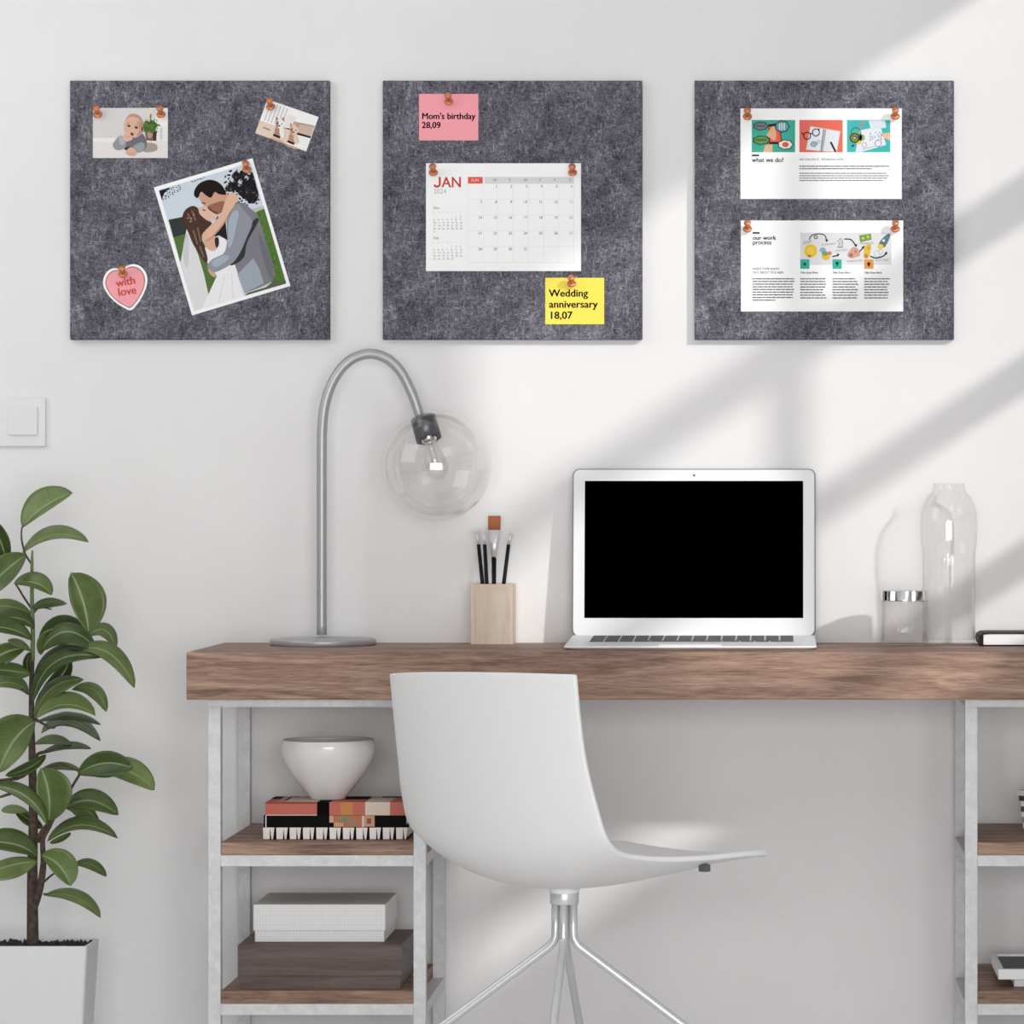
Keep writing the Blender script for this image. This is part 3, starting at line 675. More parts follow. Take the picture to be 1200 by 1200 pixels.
# ------------------------------------------------------------------ brush cup and brushes
ct = .04; cx0, cx1 = X(551.5, .075), X(601, .075); cz1 = Z(684.5, .075)
r = thing('brush_cup', 'square pale wooden cup holding four brushes', 'cup', ((cx0 + cx1) / 2, -ct, DT))
hw = (cx1 - cx0) / 2; h = cz1 - DT
b = bmesh.new()
add_box(b, -hw, hw, -.035, .035, 0, h, bev=.001)
obj_cup = None
top = [f for f in b.faces if f.normal.z > .9 and f.calc_center_median().z > h - 1e-4]
res = bmesh.ops.inset_region(b, faces=top, thickness=.0055)
ex = bmesh.ops.translate(b, verts=list(set(v for f in top for v in f.verts)), vec=(0, 0, -.0001))
e = bmesh.ops.extrude_face_region(b, geom=top)
bmesh.ops.translate(b, verts=[v for v in e['geom'] if isinstance(v, bmesh.types.BMVert)], vec=(0, 0, -h + .008))
bmesh.ops.delete(b, geom=top, context='FACES')
obj('body', b, PALEWOOD, r)
def brush(p0, p1, p2, label, flat=False):
    """p0 bottom inside cup, p1 end of handle, p2 tip, all (px,py,t)"""
    a, c, d = W(*p0), W(*p1), W(*p2)
    r = thing('paint_brush', label, 'brush', a, 0, 'brushes in the cup')
    b = bmesh.new(); add_tube(b, [a, a.lerp(c, .5), c], [.0024, .0033, .0031 if not flat else .0042], 12); obj('handle', b, MATBLACK, r, off=a)
    if flat:
        u = (d - c); L = u.length; u.normalize(); sx = Vector((1, 0, 0))
        def slab(z0, z1, w0, w1, th0, th1, name, m):
            b = bmesh.new(); ring = []
            for zz, w, th in ((z0, w0, th0), ((z0 + z1) / 2, (w0 + w1) / 2, (th0 + th1) / 2), (z1, w1, th1)):
                ring.append([b.verts.new(c + u * zz + sx * w * math.cos(k * PI / 8) + Vector((0, th * math.sin(k * PI / 8), 0))) for k in range(16)])
            for r0, r1 in zip(ring, ring[1:]):
                for k in range(16): b.faces.new((r0[k], r0[(k + 1) % 16], r1[(k + 1) % 16], r1[k])).smooth = True
            b.faces.new(ring[0]); b.faces.new(ring[-1]); obj(name, b, m, r, off=a)
        slab(-.004, L * .66, .0040, .0102, .0040, .0040, 'ferrule', SILVER)
        slab(L * .66, L, .0102, .0106, .0040, .0034, 'bristles', BRISTLE)
    else:
        b = bmesh.new(); add_tube(b, [c, c.lerp(d, .75)], [.0030, .0024], 12); obj('ferrule', b, SILVER, r, off=a)
        b = bmesh.new(); add_tube(b, [c.lerp(d, .75), c.lerp(d, .9), d], [.0024, .0022, .0006], 10); obj('bristles', b, PAGES, r, off=a)
brush((571, 740, .035), (560.8, 638, .035), (558, 620, .035), 'leftmost thin black paint brush in the wooden cup')
brush((573.5, 742, .050), (568, 638, .050), (566.8, 620, .050), 'thin black paint brush second from left in the cup')
brush((579, 744, .060), (578.8, 653, .040), (579.5, 604.5, .036), 'wide flat paint brush with brown bristles in the cup', True)
brush((583, 744, .028), (596, 638, .040), (600, 622, .042), 'rightmost slanting thin black paint brush in the cup')

# ------------------------------------------------------------------ laptop
tfL, tbL = .294, .045
x0, x1 = -.3385, .0640; cxL = (x0 + x1) / 2; hwL = (x1 - x0) / 2
r = thing('laptop', 'open white laptop with blank black screen on the desk', 'laptop', (cxL, -.17, DT)); o0 = r.location
b = bmesh.new()
ring = []
def rr(hx, y0, y1, rad, n=5):
    pts = []
    for cx_, cy_, a0 in ((hx - rad, y1 - rad, 0), (-hx + rad, y1 - rad, PI / 2), (-hx + rad, y0 + rad, PI), (hx - rad, y0 + rad, 3 * PI / 2)):
        for k in range(n + 1):
            a = a0 + PI / 2 * k / n; pts.append((cx_ + rad * math.cos(a), cy_ + rad * math.sin(a)))
    return pts
zt_ = lambda y: .0065 + (y + tfL) / (tfL - tbL) * .0085       # wedge
for inset, bottom in ((.006, True), (0.0, None), (.001, False)):
    pts = rr(hwL - inset, -tfL + inset, -tbL - inset, .012)
    ring.append([b.verts.new((cxL + x, y, DT + (.0004 if bottom else (zt_(y) if bottom is False else zt_(y) * .6)))) for x, y in pts])
for r0, r1 in zip(ring, ring[1:]):
    n = len(r0)
    for k in range(n): b.faces.new((r0[k], r0[(k + 1) % n], r1[(k + 1) % n], r1[k]))
b.faces.new(ring[0][::-1]); b.faces.new(ring[-1])
base_ = obj('base', b, ALU, r, off=o0)
b = bmesh.new()
yk0, yk1 = -.205, -.070
rows = 6; slope = math.atan2(.0085, tfL - tbL)
for i in range(rows):
    ya = yk0 + (yk1 - yk0) * i / rows; yb = yk0 + (yk1 - yk0) * (i + 1) / rows - .003
    n = 14 if i else 9; xs = [-.166 + .332 * k / 14 for k in range(15)] if i else [-.166, -.142, -.118, -.094, -.066, .05, .078, .102, .126, .166]
    for k in range(n):
        zc = DT + zt_((ya + yb) / 2)
        add_box(b, cxL + xs[k] + .0014, cxL + xs[k + 1] - .0014, ya, yb, zc - .001, zc + .0011)
obj('keyboard', b, KEYS, r, off=o0)
b = bmesh.new(); add_box(b, cxL - .05, cxL + .05, -.285, -.215, DT + zt_(-.25) - .002, DT + zt_(-.25) + .0003); obj('trackpad', b, SWITCH, r, off=o0)
# lid, leaning back a few degrees
ML = Matrix.Translation(Vector((cxL, -.052, DT + .0125))) @ Matrix.Rotation(math.radians(-4.5), 4, 'X')
LH = .2785; LWt = .2015
b = bmesh.new(); pts = rr(LWt, 0, LH, .011)
fr = [b.verts.new(ML @ Vector((x, -.003, z + .0014))) for x, z in rr(LWt - .0014, 0, LH - .0028, .0098)]; fm = [b.verts.new(ML @ Vector((x * 1.004, 0, (z - LH / 2) * 1.004 + LH / 2))) for x, z in pts]; bk = [b.verts.new(ML @ Vector((x, .004, z))) for x, z in pts]
for r0, r1 in ((fr, fm), (fm, bk)):
    n = len(r0)
    for k in range(n): b.faces.new((r0[k], r0[(k + 1) % n], r1[(k + 1) % n], r1[k]))
b.faces.new(fr); b.faces.new(bk)
for f in b.faces:
    if len(f.verts) == 4: f.material_index = 1
lid = obj('lid', b, [ALU, mat('lid_edge', (150, 150, 153), .5, .2)], r, off=o0)
b = bmesh.new(); hw2 = .1815; add_box(b, -hw2, hw2, -.0036, -.0028, .0305, .2585); b.transform(ML); obj('screen', b, BLACK, lid, off=o0)
b = bmesh.new(); add_lathe(b, [(0, 0), (.0018, 0), (.0018, .001), (0, .001)], 16, 0, ML @ Matrix.Translation((0, -.0028, .268)) @ Matrix.Rotation(PI / 2, 4, 'X')); obj('webcam', b, DARKSTEEL, lid, off=o0)
b = bmesh.new(); add_tube(b, [ML @ Vector((x, .002, -.001)) for x in (-.15, 0, .15)], .004, 10); obj('hinge', b, SWITCH, r, off=o0)

# ------------------------------------------------------------------ glass jar, bottle, notebook
jt = .105; jr = .0393
r = thing('glass_jar', 'short ribbed glass jar with chrome lid in front of bottle', 'jar', (X(1060, jt), -jt, DT))
jh = Z(704, jt + jr) - DT
rib = lambda a, k: .010 * math.cos(26 * a)
b = bmesh.new(); add_lathe(b, [(.0, .0005), (jr * .94, .0005), (jr, .004), (jr, jh), (jr * .93, jh), (jr * .93, .007), (0, .007)], 156, 0, None, False, rib); obj('body', b, GLASS2, r, smooth=True)
b = bmesh.new(); add_lathe(b, [(0, jh + .0162), (jr * .97, jh + .0162), (jr * .99, jh + .015), (jr * .99, jh + .0005), (jr * 1.01, jh - .001), (0, jh - .001)], 64); obj('lid', b, CHROME, r)
bt = .055; br = .0470
r = thing('glass_bottle', 'tall wide ribbed clear glass bottle beside the notebook', 'bottle', (X(1112, bt), -bt, DT))
hz = lambda py: Z(py, bt) - DT
prof = [(0, .001), (.0425, .001), (.0440, .005), (.0438, hz(655)), (.0450, hz(645)), (.0470, hz(636)), (.0475, hz(615)), (.0462, hz(600)), (.0425, hz(590)), (.0350, hz(581)), (.0275, hz(575)), (.0258, hz(570)), (.0265, hz(566.5)),
        (.0250, hz(566.5)), (.0243, hz(570)), (.026, hz(576)), (.0335, hz(582.5)), (.0408, hz(591.5)), (.0446, hz(601)), (.0458, hz(615)), (.0453, hz(636)), (.0433, hz(645)), (.0422, hz(655)), (.0424, .008), (0, .008)]
b = bmesh.new(); add_lathe(b, prof, 144, 0, None, False, lambda a, k: (.008 * math.cos(24 * a) if k in (2, 3, 22, 23) else 0)); obj('body', b, GLASS2, r, smooth=True)
nx0 = X(1146.5, .13)
r = thing('notebook', 'thick black notebook with white pages at right desk end', 'notebook', (nx0 + .1, -.095, DT))
b = bmesh.new(); hN = .0225
prof = [(0.1, hN), (0.02, hN), (.008, hN - .0005), (.002, hN - .004), (0, hN * .5), (.002, .003), (.006, .0008), (.1, .0004)]
pr = [(nx0 + x, z) for x, z in prof]; pr = [(nx0 + .19, hN)] + pr[1:-1] + [(nx0 + .19, .0004)]
inn = [(nx0 + .19, hN - .002), (nx0 + .02, hN - .002), (nx0 + .0085, hN - .003), (nx0 + .005, hN - .006), (nx0 + .0045, hN * .5), (nx0 + .006, .005), (nx0 + .008, .0024), (nx0 + .19, .0022)]
for (ya, yb) in ((-.150, -.040),):
    oa = [b.verts.new((x, ya, DT + z)) for x, z in pr]; ia = [b.verts.new((x, ya, DT + z)) for x, z in inn]
    ob = [b.verts.new((x, yb, DT + z)) for x, z in pr]; ib = [b.verts.new((x, yb, DT + z)) for x, z in inn]
    for k in range(len(pr) - 1):
        b.faces.new((oa[k], oa[k + 1], ob[k + 1], ob[k])); b.faces.new((ia[k], ia[k + 1], ib[k + 1], ib[k]))
        b.faces.new((oa[k], oa[k + 1], ia[k + 1], ia[k])); b.faces.new((ob[k], ob[k + 1], ib[k + 1], ib[k]))
obj('cover', b, MATBLACK, r, off=r.location)
b = bmesh.new(); add_box(b, nx0 + .007, nx0 + .188, -.148, -.042, DT + .0024, DT + hN - .0022, bev=.001); obj('pages', b, PAPER, r, off=r.location)

# ------------------------------------------------------------------ left shelf: books, bowl, boxes
BT0, BT1 = .292, .185
def book(px0, px1, z0, z1, name, label, cover, art):
    xa, xb = X(px0, BT0), X(px1, BT0)
    r = thing(name, label, 'book', ((xa + xb) / 2, -(BT0 + BT1) / 2, z0), 0, 'books stacked under the bowl')
    b = bmesh.new(); ms = [cover]
    th = .0022
    add_box(b, xa, xb, -BT0, -BT1, z1 - th, z1); add_box(b, xa, xb, -BT0, -BT1, z0 + .0002, z0 + th); add_box(b, xa, xb, -BT0, -BT0 + th, z0 + th, z1 - th)
    def front(u0, u1, v0, v1, col, skew=0.0, lay=1):
        m = ink(*col)
        if m not in ms: ms.append(m)
        y = -BT0 - .00008 * lay; xs = lambda u: X(u, BT0); zz = lambda v: z0 + (z1 - z0) * v
        f = b.faces.new([b.verts.new(c) for c in ((xs(u0), y, zz(v0)), (xs(u1), y, zz(v0)), (xs(u1 + skew), y, zz(v1)), (xs(u0 - skew), y, zz(v1)))]); f.material_index = ms.index(m)
    def topf(u0, u1, v0, v1, col, lay=1):
        m = ink(*col)
        if m not in ms: ms.append(m)
        z = z1 + .00008 * lay; y = lambda v: -BT0 + (BT0 - BT1) * v
        f = b.faces.new([b.verts.new(c) for c in ((X(u0, BT0), y(v0), z), (X(u1, BT0), y(v0), z), (X(u1, BT0), y(v1), z), (X(u0, BT0), y(v1), z))]); f.material_index = ms.index(m)
    art(front, topf)
    obj('cover', b, ms, r, off=r.location)
    b = bmesh.new(); add_box(b, xa + .003, xb - .002, -BT0 + th, -BT1 - .003, z0 + th + .0002, z1 - th - .0002); obj('pages', b, PAGES, r, off=r.location)
zA = SH1; zB = zA + .0203; zC = zB + .0185; zD = zC + .0212
def art_piano(f, t):
    for k in range(11):
        u = 308.5 + k * 15.6
        f(u, u + 7.5, .06, .97, (236, 230, 224), .4); f(u + 9.5, u + 11.5, .06, .97, (232, 226, 220), 1.6)
def art_black(f, t):
    f(311, 312.2, 0, 1, (226, 222, 218)); f(391, 424, 0.02, .98, (186, 116, 84)); f(386, 391.5, .4, .98, (206, 168, 140)); f(424, 427, 0.02, .98, (206, 196, 186)); f(427, 439, .05, .98, (200, 152, 120))
    f(398, 409, .35, .98, (148, 134, 108), 1.0, 2); f(409, 418, .1, .7, (162, 128, 110), 0, 2); f(401, 405, .55, .8, (120, 138, 96), 0, 3); f(430, 435, .3, .75, (136, 92, 76), 0, 2)
    for k in range(5): f(392 + k * 2.2, 393 + k * 2.2, .05, .4, (222, 200, 180), 0, 2)
def art_red(f, t):
    f(371.5, 386, 0, 1, (14, 12, 12)); f(399, 413.5, .04, .98, (194, 134, 82)); f(428, 457, .02, 1, (214, 198, 184)); f(311, 371, .88, 1, (150, 72, 58)); f(312, 371, 0, .06, (224, 196, 170))
    t(311, 322, .55, 1, (20, 18, 18)); t(324, 330, .1, 1, (196, 170, 150)); t(330, 340, .3, 1, (30, 26, 24)); t(333, 372, .06, .85, (206, 190, 176), 2); t(372, 387, 0, 1, (16, 14, 14)); t(395, 427, .5, 1, (20, 18, 18)); t(428, 457, .05, .9, (216, 204, 192)); t(440, 470, .8, 1, (26, 22, 20), 2)
book(308.5, 477, zA, zB, 'hardback_book', 'bottom book of the stack with black and white key striped spine', mat('book_black', (8, 8, 8), .7, spec=.1), art_piano)
book(309, 476, zB, zC, 'hardback_book', 'black book with ornate orange picture, middle of the stack', mat('book_black2', (8, 8, 8), .7, spec=.1), art_black)
book(311, 476, zC, zD, 'hardback_book', 'red book with cream and black patches directly under the bowl', mat('book_red', (184, 92, 76), .55), art_red)
bwt = .235; bx = X(384.5, bwt); hb = lambda py: Z(py, bwt) - zD
r = tag(obj('bowl', bmesh.new(), CERAMIC), 'glossy white ceramic bowl standing on the stacked books', 'bowl')
b = bmesh.new()
prof = [(q_.x, q_.z) for q_ in catmull([(.0268, 0, .0004), (.0330, 0, .0080), (.0410, 0, .0178), (.0510, 0, .0308), (.0600, 0, .0443), (.0690, 0, .0600), (.0738, 0, .0730), (.0752, 0, .0850), (.0742, 0, .0920), (.0726, 0, .0960)], 4)]
prof = [(0, .0004)] + prof + [(.0716, .0960), (.0728, .0900), (.0732, .0800), (.0665, .0600), (.0570, .0440), (.0480, .0310), (.0300, .0160), (0, .0120)]
add_lathe(b, prof, 72); bmesh.ops.recalc_face_normals(b, faces=b.faces[:]); b.to_mesh(r.data); b.free(); r.location = (bx, -bwt, zD + .0002)

def lidded_box(px0, px1, t0, dep, z0, hbody, hlid, total, name, label, m, lip):
    xa, xb = X(px0, t0), X(px1, t0)
    r = thing(name, label, 'box', ((xa + xb) / 2, -t0 + dep / 2, z0), 0, 'boxes on the lower shelf')
    b = bmesh.new(); add_box(b, xa + lip, xb - lip, -t0 + lip, -t0 + dep - lip, z0 + .0003, z0 + total - .003, bev=.0006); obj('body', b, m, r, off=r.location)
    b = bmesh.new(); add_box(b, xa, xb, -t0, -t0 + dep, z0 + hbody, z0 + total, bev=.0008); obj('lid', b, m, r, off=r.location)
lidded_box(278.5, 471, .315, .20, SH2, .0215, .05, .0705, 'storage_box', 'dark brown lidded box under the white box', DARKBOX, .003)
lidded_box(297, 451.5, .281, .165, SH2 + .0707, .0185, .04, .0600, 'storage_box', 'white gridded lidded box on top of the brown box', WHITEBOX, .002)

# ------------------------------------------------------------------ right shelf: magazines, tray on box
mx0 = X(1190, .22)
cols = [(60, 60, 62), (222, 221, 220), (150, 150, 150), (236, 236, 236), (92, 92, 94), (228, 226, 224), (70, 70, 72), (214, 213, 212)]
z = SH1
labs = ['lowest', 'second from bottom', 'third from bottom', 'fourth from bottom', 'fourth from top', 'third from top', 'second from top', 'topmost']
for k in range(8):
    th = .0088; a = math.radians(38 + random.uniform(-4, 4))
    r = thing('magazine', 'magazine %s in the stack on the right shelf' % labs[k], 'magazine', (mx0 + .118 + (k - 4) * -.0014 + random.uniform(-.003, .003), -.185, z), a, 'magazines stacked on the right shelf')
    b = bmesh.new(); add_box(b, -.085, .085, -.066, .066, .0002, .0012); add_box(b, -.085, .085, -.066, .066, th - .0012, th - .0001); add_box(b, -.085, -.0838, -.066, .066, .0012, th - .0012)
    obj('cover', b, ink(*cols[k]), r)
    b = bmesh.new(); add_box(b, -.0836, .084, -.065, .065, .0013, th - .0013); obj('pages', b, PAGES, r); z += th
tx0 = X(1169.5, .29)
r = thing('storage_box', 'small white box under the white tray on right lower shelf', 'box', (X(1188, .28) + .07, -.21, SH2))
b = bmesh.new(); add_box(b, X(1188, .28), X(1188, .28) + .14, -.285, -.16, SH2 + .0003, SH2 + .0105, bev=.001); obj('body', b, ALU, r, off=r.location)
b = bmesh.new(); add_box(b, X(1186, .28), X(1186, .28) + .145, -.288, -.157, SH2 + .0105, SH2 + .0135, bev=.001); obj('lid', b, ALU, r, off=r.location)
zt0 = SH2 + .0137
r = thing('tray', 'white rimmed tray with dark grey inside on right lower shelf', 'tray', (tx0 + .1, -.2, zt0))
b = bmesh.new(); tw, td, rim, th = .2, .19, .009, .0165
xa, xb, ya, yb = tx0, tx0 + tw, -.30, -.30 + td
add_box(b, xa, xb, ya, ya + rim, zt0, zt0 + th, bev=.001); add_box(b, xa, xb, yb - rim, yb, zt0, zt0 + th, bev=.001)
add_box(b, xa, xa + rim, ya + rim, yb - rim, zt0, zt0 + th, bev=.001); add_box(b, xb - rim, xb, ya + rim, yb - rim, zt0, zt0 + th, bev=.001)
obj('rim', b, ALU, r, off=r.location)
b = bmesh.new(); add_box(b, xa + rim, xb - rim, ya + rim, yb - rim, zt0 + .0003, zt0 + .013); obj('panel', b, mat('tray_dark', (84, 83, 90), .6), r, off=r.location)

# ------------------------------------------------------------------ chair
CT = .75; CXp = X(661.5, CT); yaw = math.radians(40)            # faces right and away from the camera
r = thing('desk_chair', 'white moulded shell swivel chair with slim metal legs at desk', 'chair', (CXp, -CT, 0))
ctr = [(.258, .464), (.232, .461), (.18, .453), (.10, .438), (.02, .4285), (-.05, .430), (-.10, .443), (-.137, .472), (-.158, .52), (-.172, .59), (-.180, .662), (-.186, .738)]
edg = [(.245, .4725), (.222, .4745), (.17, .475), (.10, .4735), (.03, .4745), (-.03, .479), (-.075, .488), (-.105, .510), (-.121, .555), (-.133, .61), (-.142, .668), (-.150, .735)]
wid = [.172, .184, .196, .206, .213, .221, .231, .240, .238, .231, .2285, .2285]
K = 5
cc = catmull([(x, 0, z) for x, z in ctr], K); ee = catmull([(x, 0, z) for x, z in edg], K); ww = catmull([(w, 0, 0) for w in wid], K)
b = bmesh.new(); NV = 24; grid = []
Rz = Matrix.Translation((0, 0, .42)) @ Matrix.Rotation(math.radians(-2.6), 4, 'X') @ Matrix.Translation((0, 0, -.42)) @ Matrix.Rotation(yaw, 4, 'Z')      # local +X forward; the shell swings a little on its mount
for i in range(len(cc)):
    row = []
    for j in range(NV + 1):
        v = -1 + 2 * j / NV; e = abs(v) ** 2.1
        q_ = cc[i].lerp(ee[i], e); row.append(b.verts.new(Rz @ Vector((q_.x, -v * ww[i].x, q_.z))))
    grid.append(row)
for i in range(len(grid) - 1):
    for j in range(NV): b.faces.new((grid[i][j], grid[i + 1][j], grid[i + 1][j + 1], grid[i][j + 1])).smooth = True
sh = obj('seat_shell', b, PLASTIC, r)
md = sh.modifiers.new('thick', 'SOLIDIFY'); md.thickness = .008; md.offset = 0
md = sh.modifiers.new('bev', 'BEVEL'); md.width = .003; md.segments = 3; md.limit_method = 'ANGLE'; md.angle_limit = math.radians(50)
# flat mounting plate under the seat, collar, legs
b = bmesh.new(); add_lathe(b, [(0, .4165), (.0195, .4165), (.0215, .4180), (.0230, .4255), (0, .4255)], 40); obj('mounting_plate', b, PLASTIC, r)
b = bmesh.new(); add_lathe(b, [(0, .401), (.0205, .401), (.0212, .402), (.0212, .417), (.0205, .4185), (0, .4185)], 40); obj('collar', b, TUBE, r)
b = bmesh.new(); add_lathe(b, [(0, .335), (.0055, .335), (.0055, .402), (0, .402)], 20); obj('column', b, TUBE, r)
for k in range(4):
    a = math.radians(-2.5 + 90 * k); u = Vector((math.cos(a), math.sin(a), 0))
    r0, R1 = .0128, .455
    pts = [u * r0 + Vector((0, 0, .402)), u * r0 + Vector((0, 0, .362)), u * (r0 + .0015) + Vector((0, 0, .350)), u * (r0 + .008) + Vector((0, 0, .340)), u * (r0 + .020) + Vector((0, 0, .3305)),
           u * (r0 + .2) + Vector((0, 0, .196)), u * R1 + Vector((0, 0, .012))]
    b = bmesh.new(); add_tube(b, pts[:2] + catmull(pts[1:5], 4)[1:] + pts[5:], .0062, 14); lg = obj('leg', b, TUBE, r)
    b = bmesh.new(); add_lathe(b, [(0, 0), (.012, 0), (.013, .003), (.012, .012), (.006, .018), (0, .018)], 20, 0, Matrix.Translation(u * R1)); obj('foot_glide', b, KEYS, lg)
b = bmesh.new(); add_box(b, .108, .120, -.19, -.176, .4515, .4625, bev=.002); b.transform(Rz); obj('seat_clip', b, KEYS, r)

# ------------------------------------------------------------------ rubber plant
PT = .27; PX = X(38, PT)
r = thing('rubber_plant', 'tall rubber plant with glossy leaves in white square pot', 'plant', (PX, -PT, 0)); po = Vector(r.location)
b = bmesh.new(); hwp, hd, ph = .097, .05, .283
def rrect(hx, hy, rad, z, n=5):
    return [(x, y, z) for x, y in [(cx_ + rad * math.cos(a0 + PI / 2 * k / n), cy_ + rad * math.sin(a0 + PI / 2 * k / n)) for cx_, cy_, a0 in ((hx - rad, hy - rad, 0), (-hx + rad, hy - rad, PI / 2), (-hx + rad, -hy + rad, PI), (hx - rad, -hy + rad, 3 * PI / 2)) for k in range(n + 1)]]
rings = []
for k in range(9):
    f = k / 8; sc = .80 + .20 * f ** 0.8
    rings.append([b.verts.new(c) for c in rrect(hwp * sc, hd * sc, .006, ph * f)])
for ins, zz in ((.0045, ph), (.0065, ph - .015), (.012, ph - .05)): rings.append([b.verts.new(c) for c in rrect(hwp - ins, hd - ins, .004, zz)])
for r0, r1 in zip(rings, rings[1:]):
    n = len(r0)
    for k in range(n): b.faces.new((r0[k], r0[(k + 1) % n], r1[(k + 1) % n], r1[k]))
b.faces.new(rings[0]); b.faces.new(rings[-1])
obj('pot', b, POT, r)
b = bmesh.new(); nx, ny = 60, 26; gg = [[b.verts.new((-.0905 + .181 * i / nx, -.0435 + .087 * j / ny, ph - .0085 + (random.random() ** 2) * .010 * (0 if i in (0, nx) or j in (0, ny) else 1))) for j in range(ny + 1)] for i in range(nx + 1)]
for i in range(nx):
    for j in range(ny): b.faces.new((gg[i][j], gg[i + 1][j], gg[i + 1][j + 1], gg[i][j + 1]))
obj('soil', b, SOIL, r)
def stem(pts, name='branch', m=BARK, k=4):
    P3 = catmull([tuple(W(p[0], p[1], p[2])) for p in pts], k); rs = catmull([(p[3] / S(PT), 0, 0) for p in pts], k)
    b = bmesh.new(); add_tube(b, P3, [x.x for x in rs], 10); return obj(name, b, m, r, off=po)
stem([(38.5, 1112, PT, 7.2), (38, 1060, PT, 6.6), (38, 1010, PT, 6.0), (39, 960, PT, 5.4), (38, 900, PT, 4.6), (37, 850, PT, 3.6), (37, 800, PT, 3.0), (38, 770, PT, 2.6)], 'trunk')
stem([(38, 775, PT, 2.9), (38.5, 740, PT, 2.6), (37.5, 700, PT, 2.3), (37.5, 660, PT, 1.9), (38, 645, PT, 1.0)], 'stem', GREENSTEM)
for pts in ([(40, 1065, PT, 4), (47, 1040, PT + .01, 4.4), (51, 1010, PT + .01, 3.6), (50, 985, PT + .01, 3), (57, 970, PT + .015, 2.6), (68, 948, PT + .02, 2)],
            [(44, 985, PT, 4), (52, 972, PT + .01, 3.4), (62, 958, PT + .01, 2.4), (93, 908, PT + .04, 1.4)],
            [(37, 661, PT, 1.3), (30, 650, PT, 1.2), (26, 636, PT, 1.2), (25, 626, PT, 1.0), (26, 617, PT, 1.0)],
            [(36, 712, PT, 1.3), (28, 700, PT, 1.2), (22, 690, PT, 1.2), (17, 683, PT, .8)], [(39, 719, PT, 1), (47, 712, PT, .9), (60, 714, PT + .02, .9)],
            [(37, 840, PT, 2), (60, 853, PT, 1), (66, 850, PT, .8)], [(38, 900, PT, 3), (44, 884, PT + .01, 2), (56, 880, PT + .02, 1.4), (74, 874, PT + .02, 1)],
            [(38, 815, PT, 1.2), (31, 812, PT, 1), (25, 806, PT, .8)], [(51, 1048, PT + .01, 1.5), (56, 1048, PT + .01, 1.2), (66, 1049, PT + .01, .9)], [(51, 1034, PT + .01, 1.4), (60, 1026, PT + .01, 1.2), (70, 1020, PT, .9)],
            [(38, 925, PT, 3), (20, 928, PT + .02, 2), (0, 934, PT + .02, 1.5)], [(38, 900, PT, 3.4), (20, 912, PT + .02, 2.4), (-10, 915, PT + .03, 1.6)], [(48, 903, PT + .01, 1), (70, 896, PT + .03, 1), (92, 904, PT + .04, .9)]):
    stem(pts)
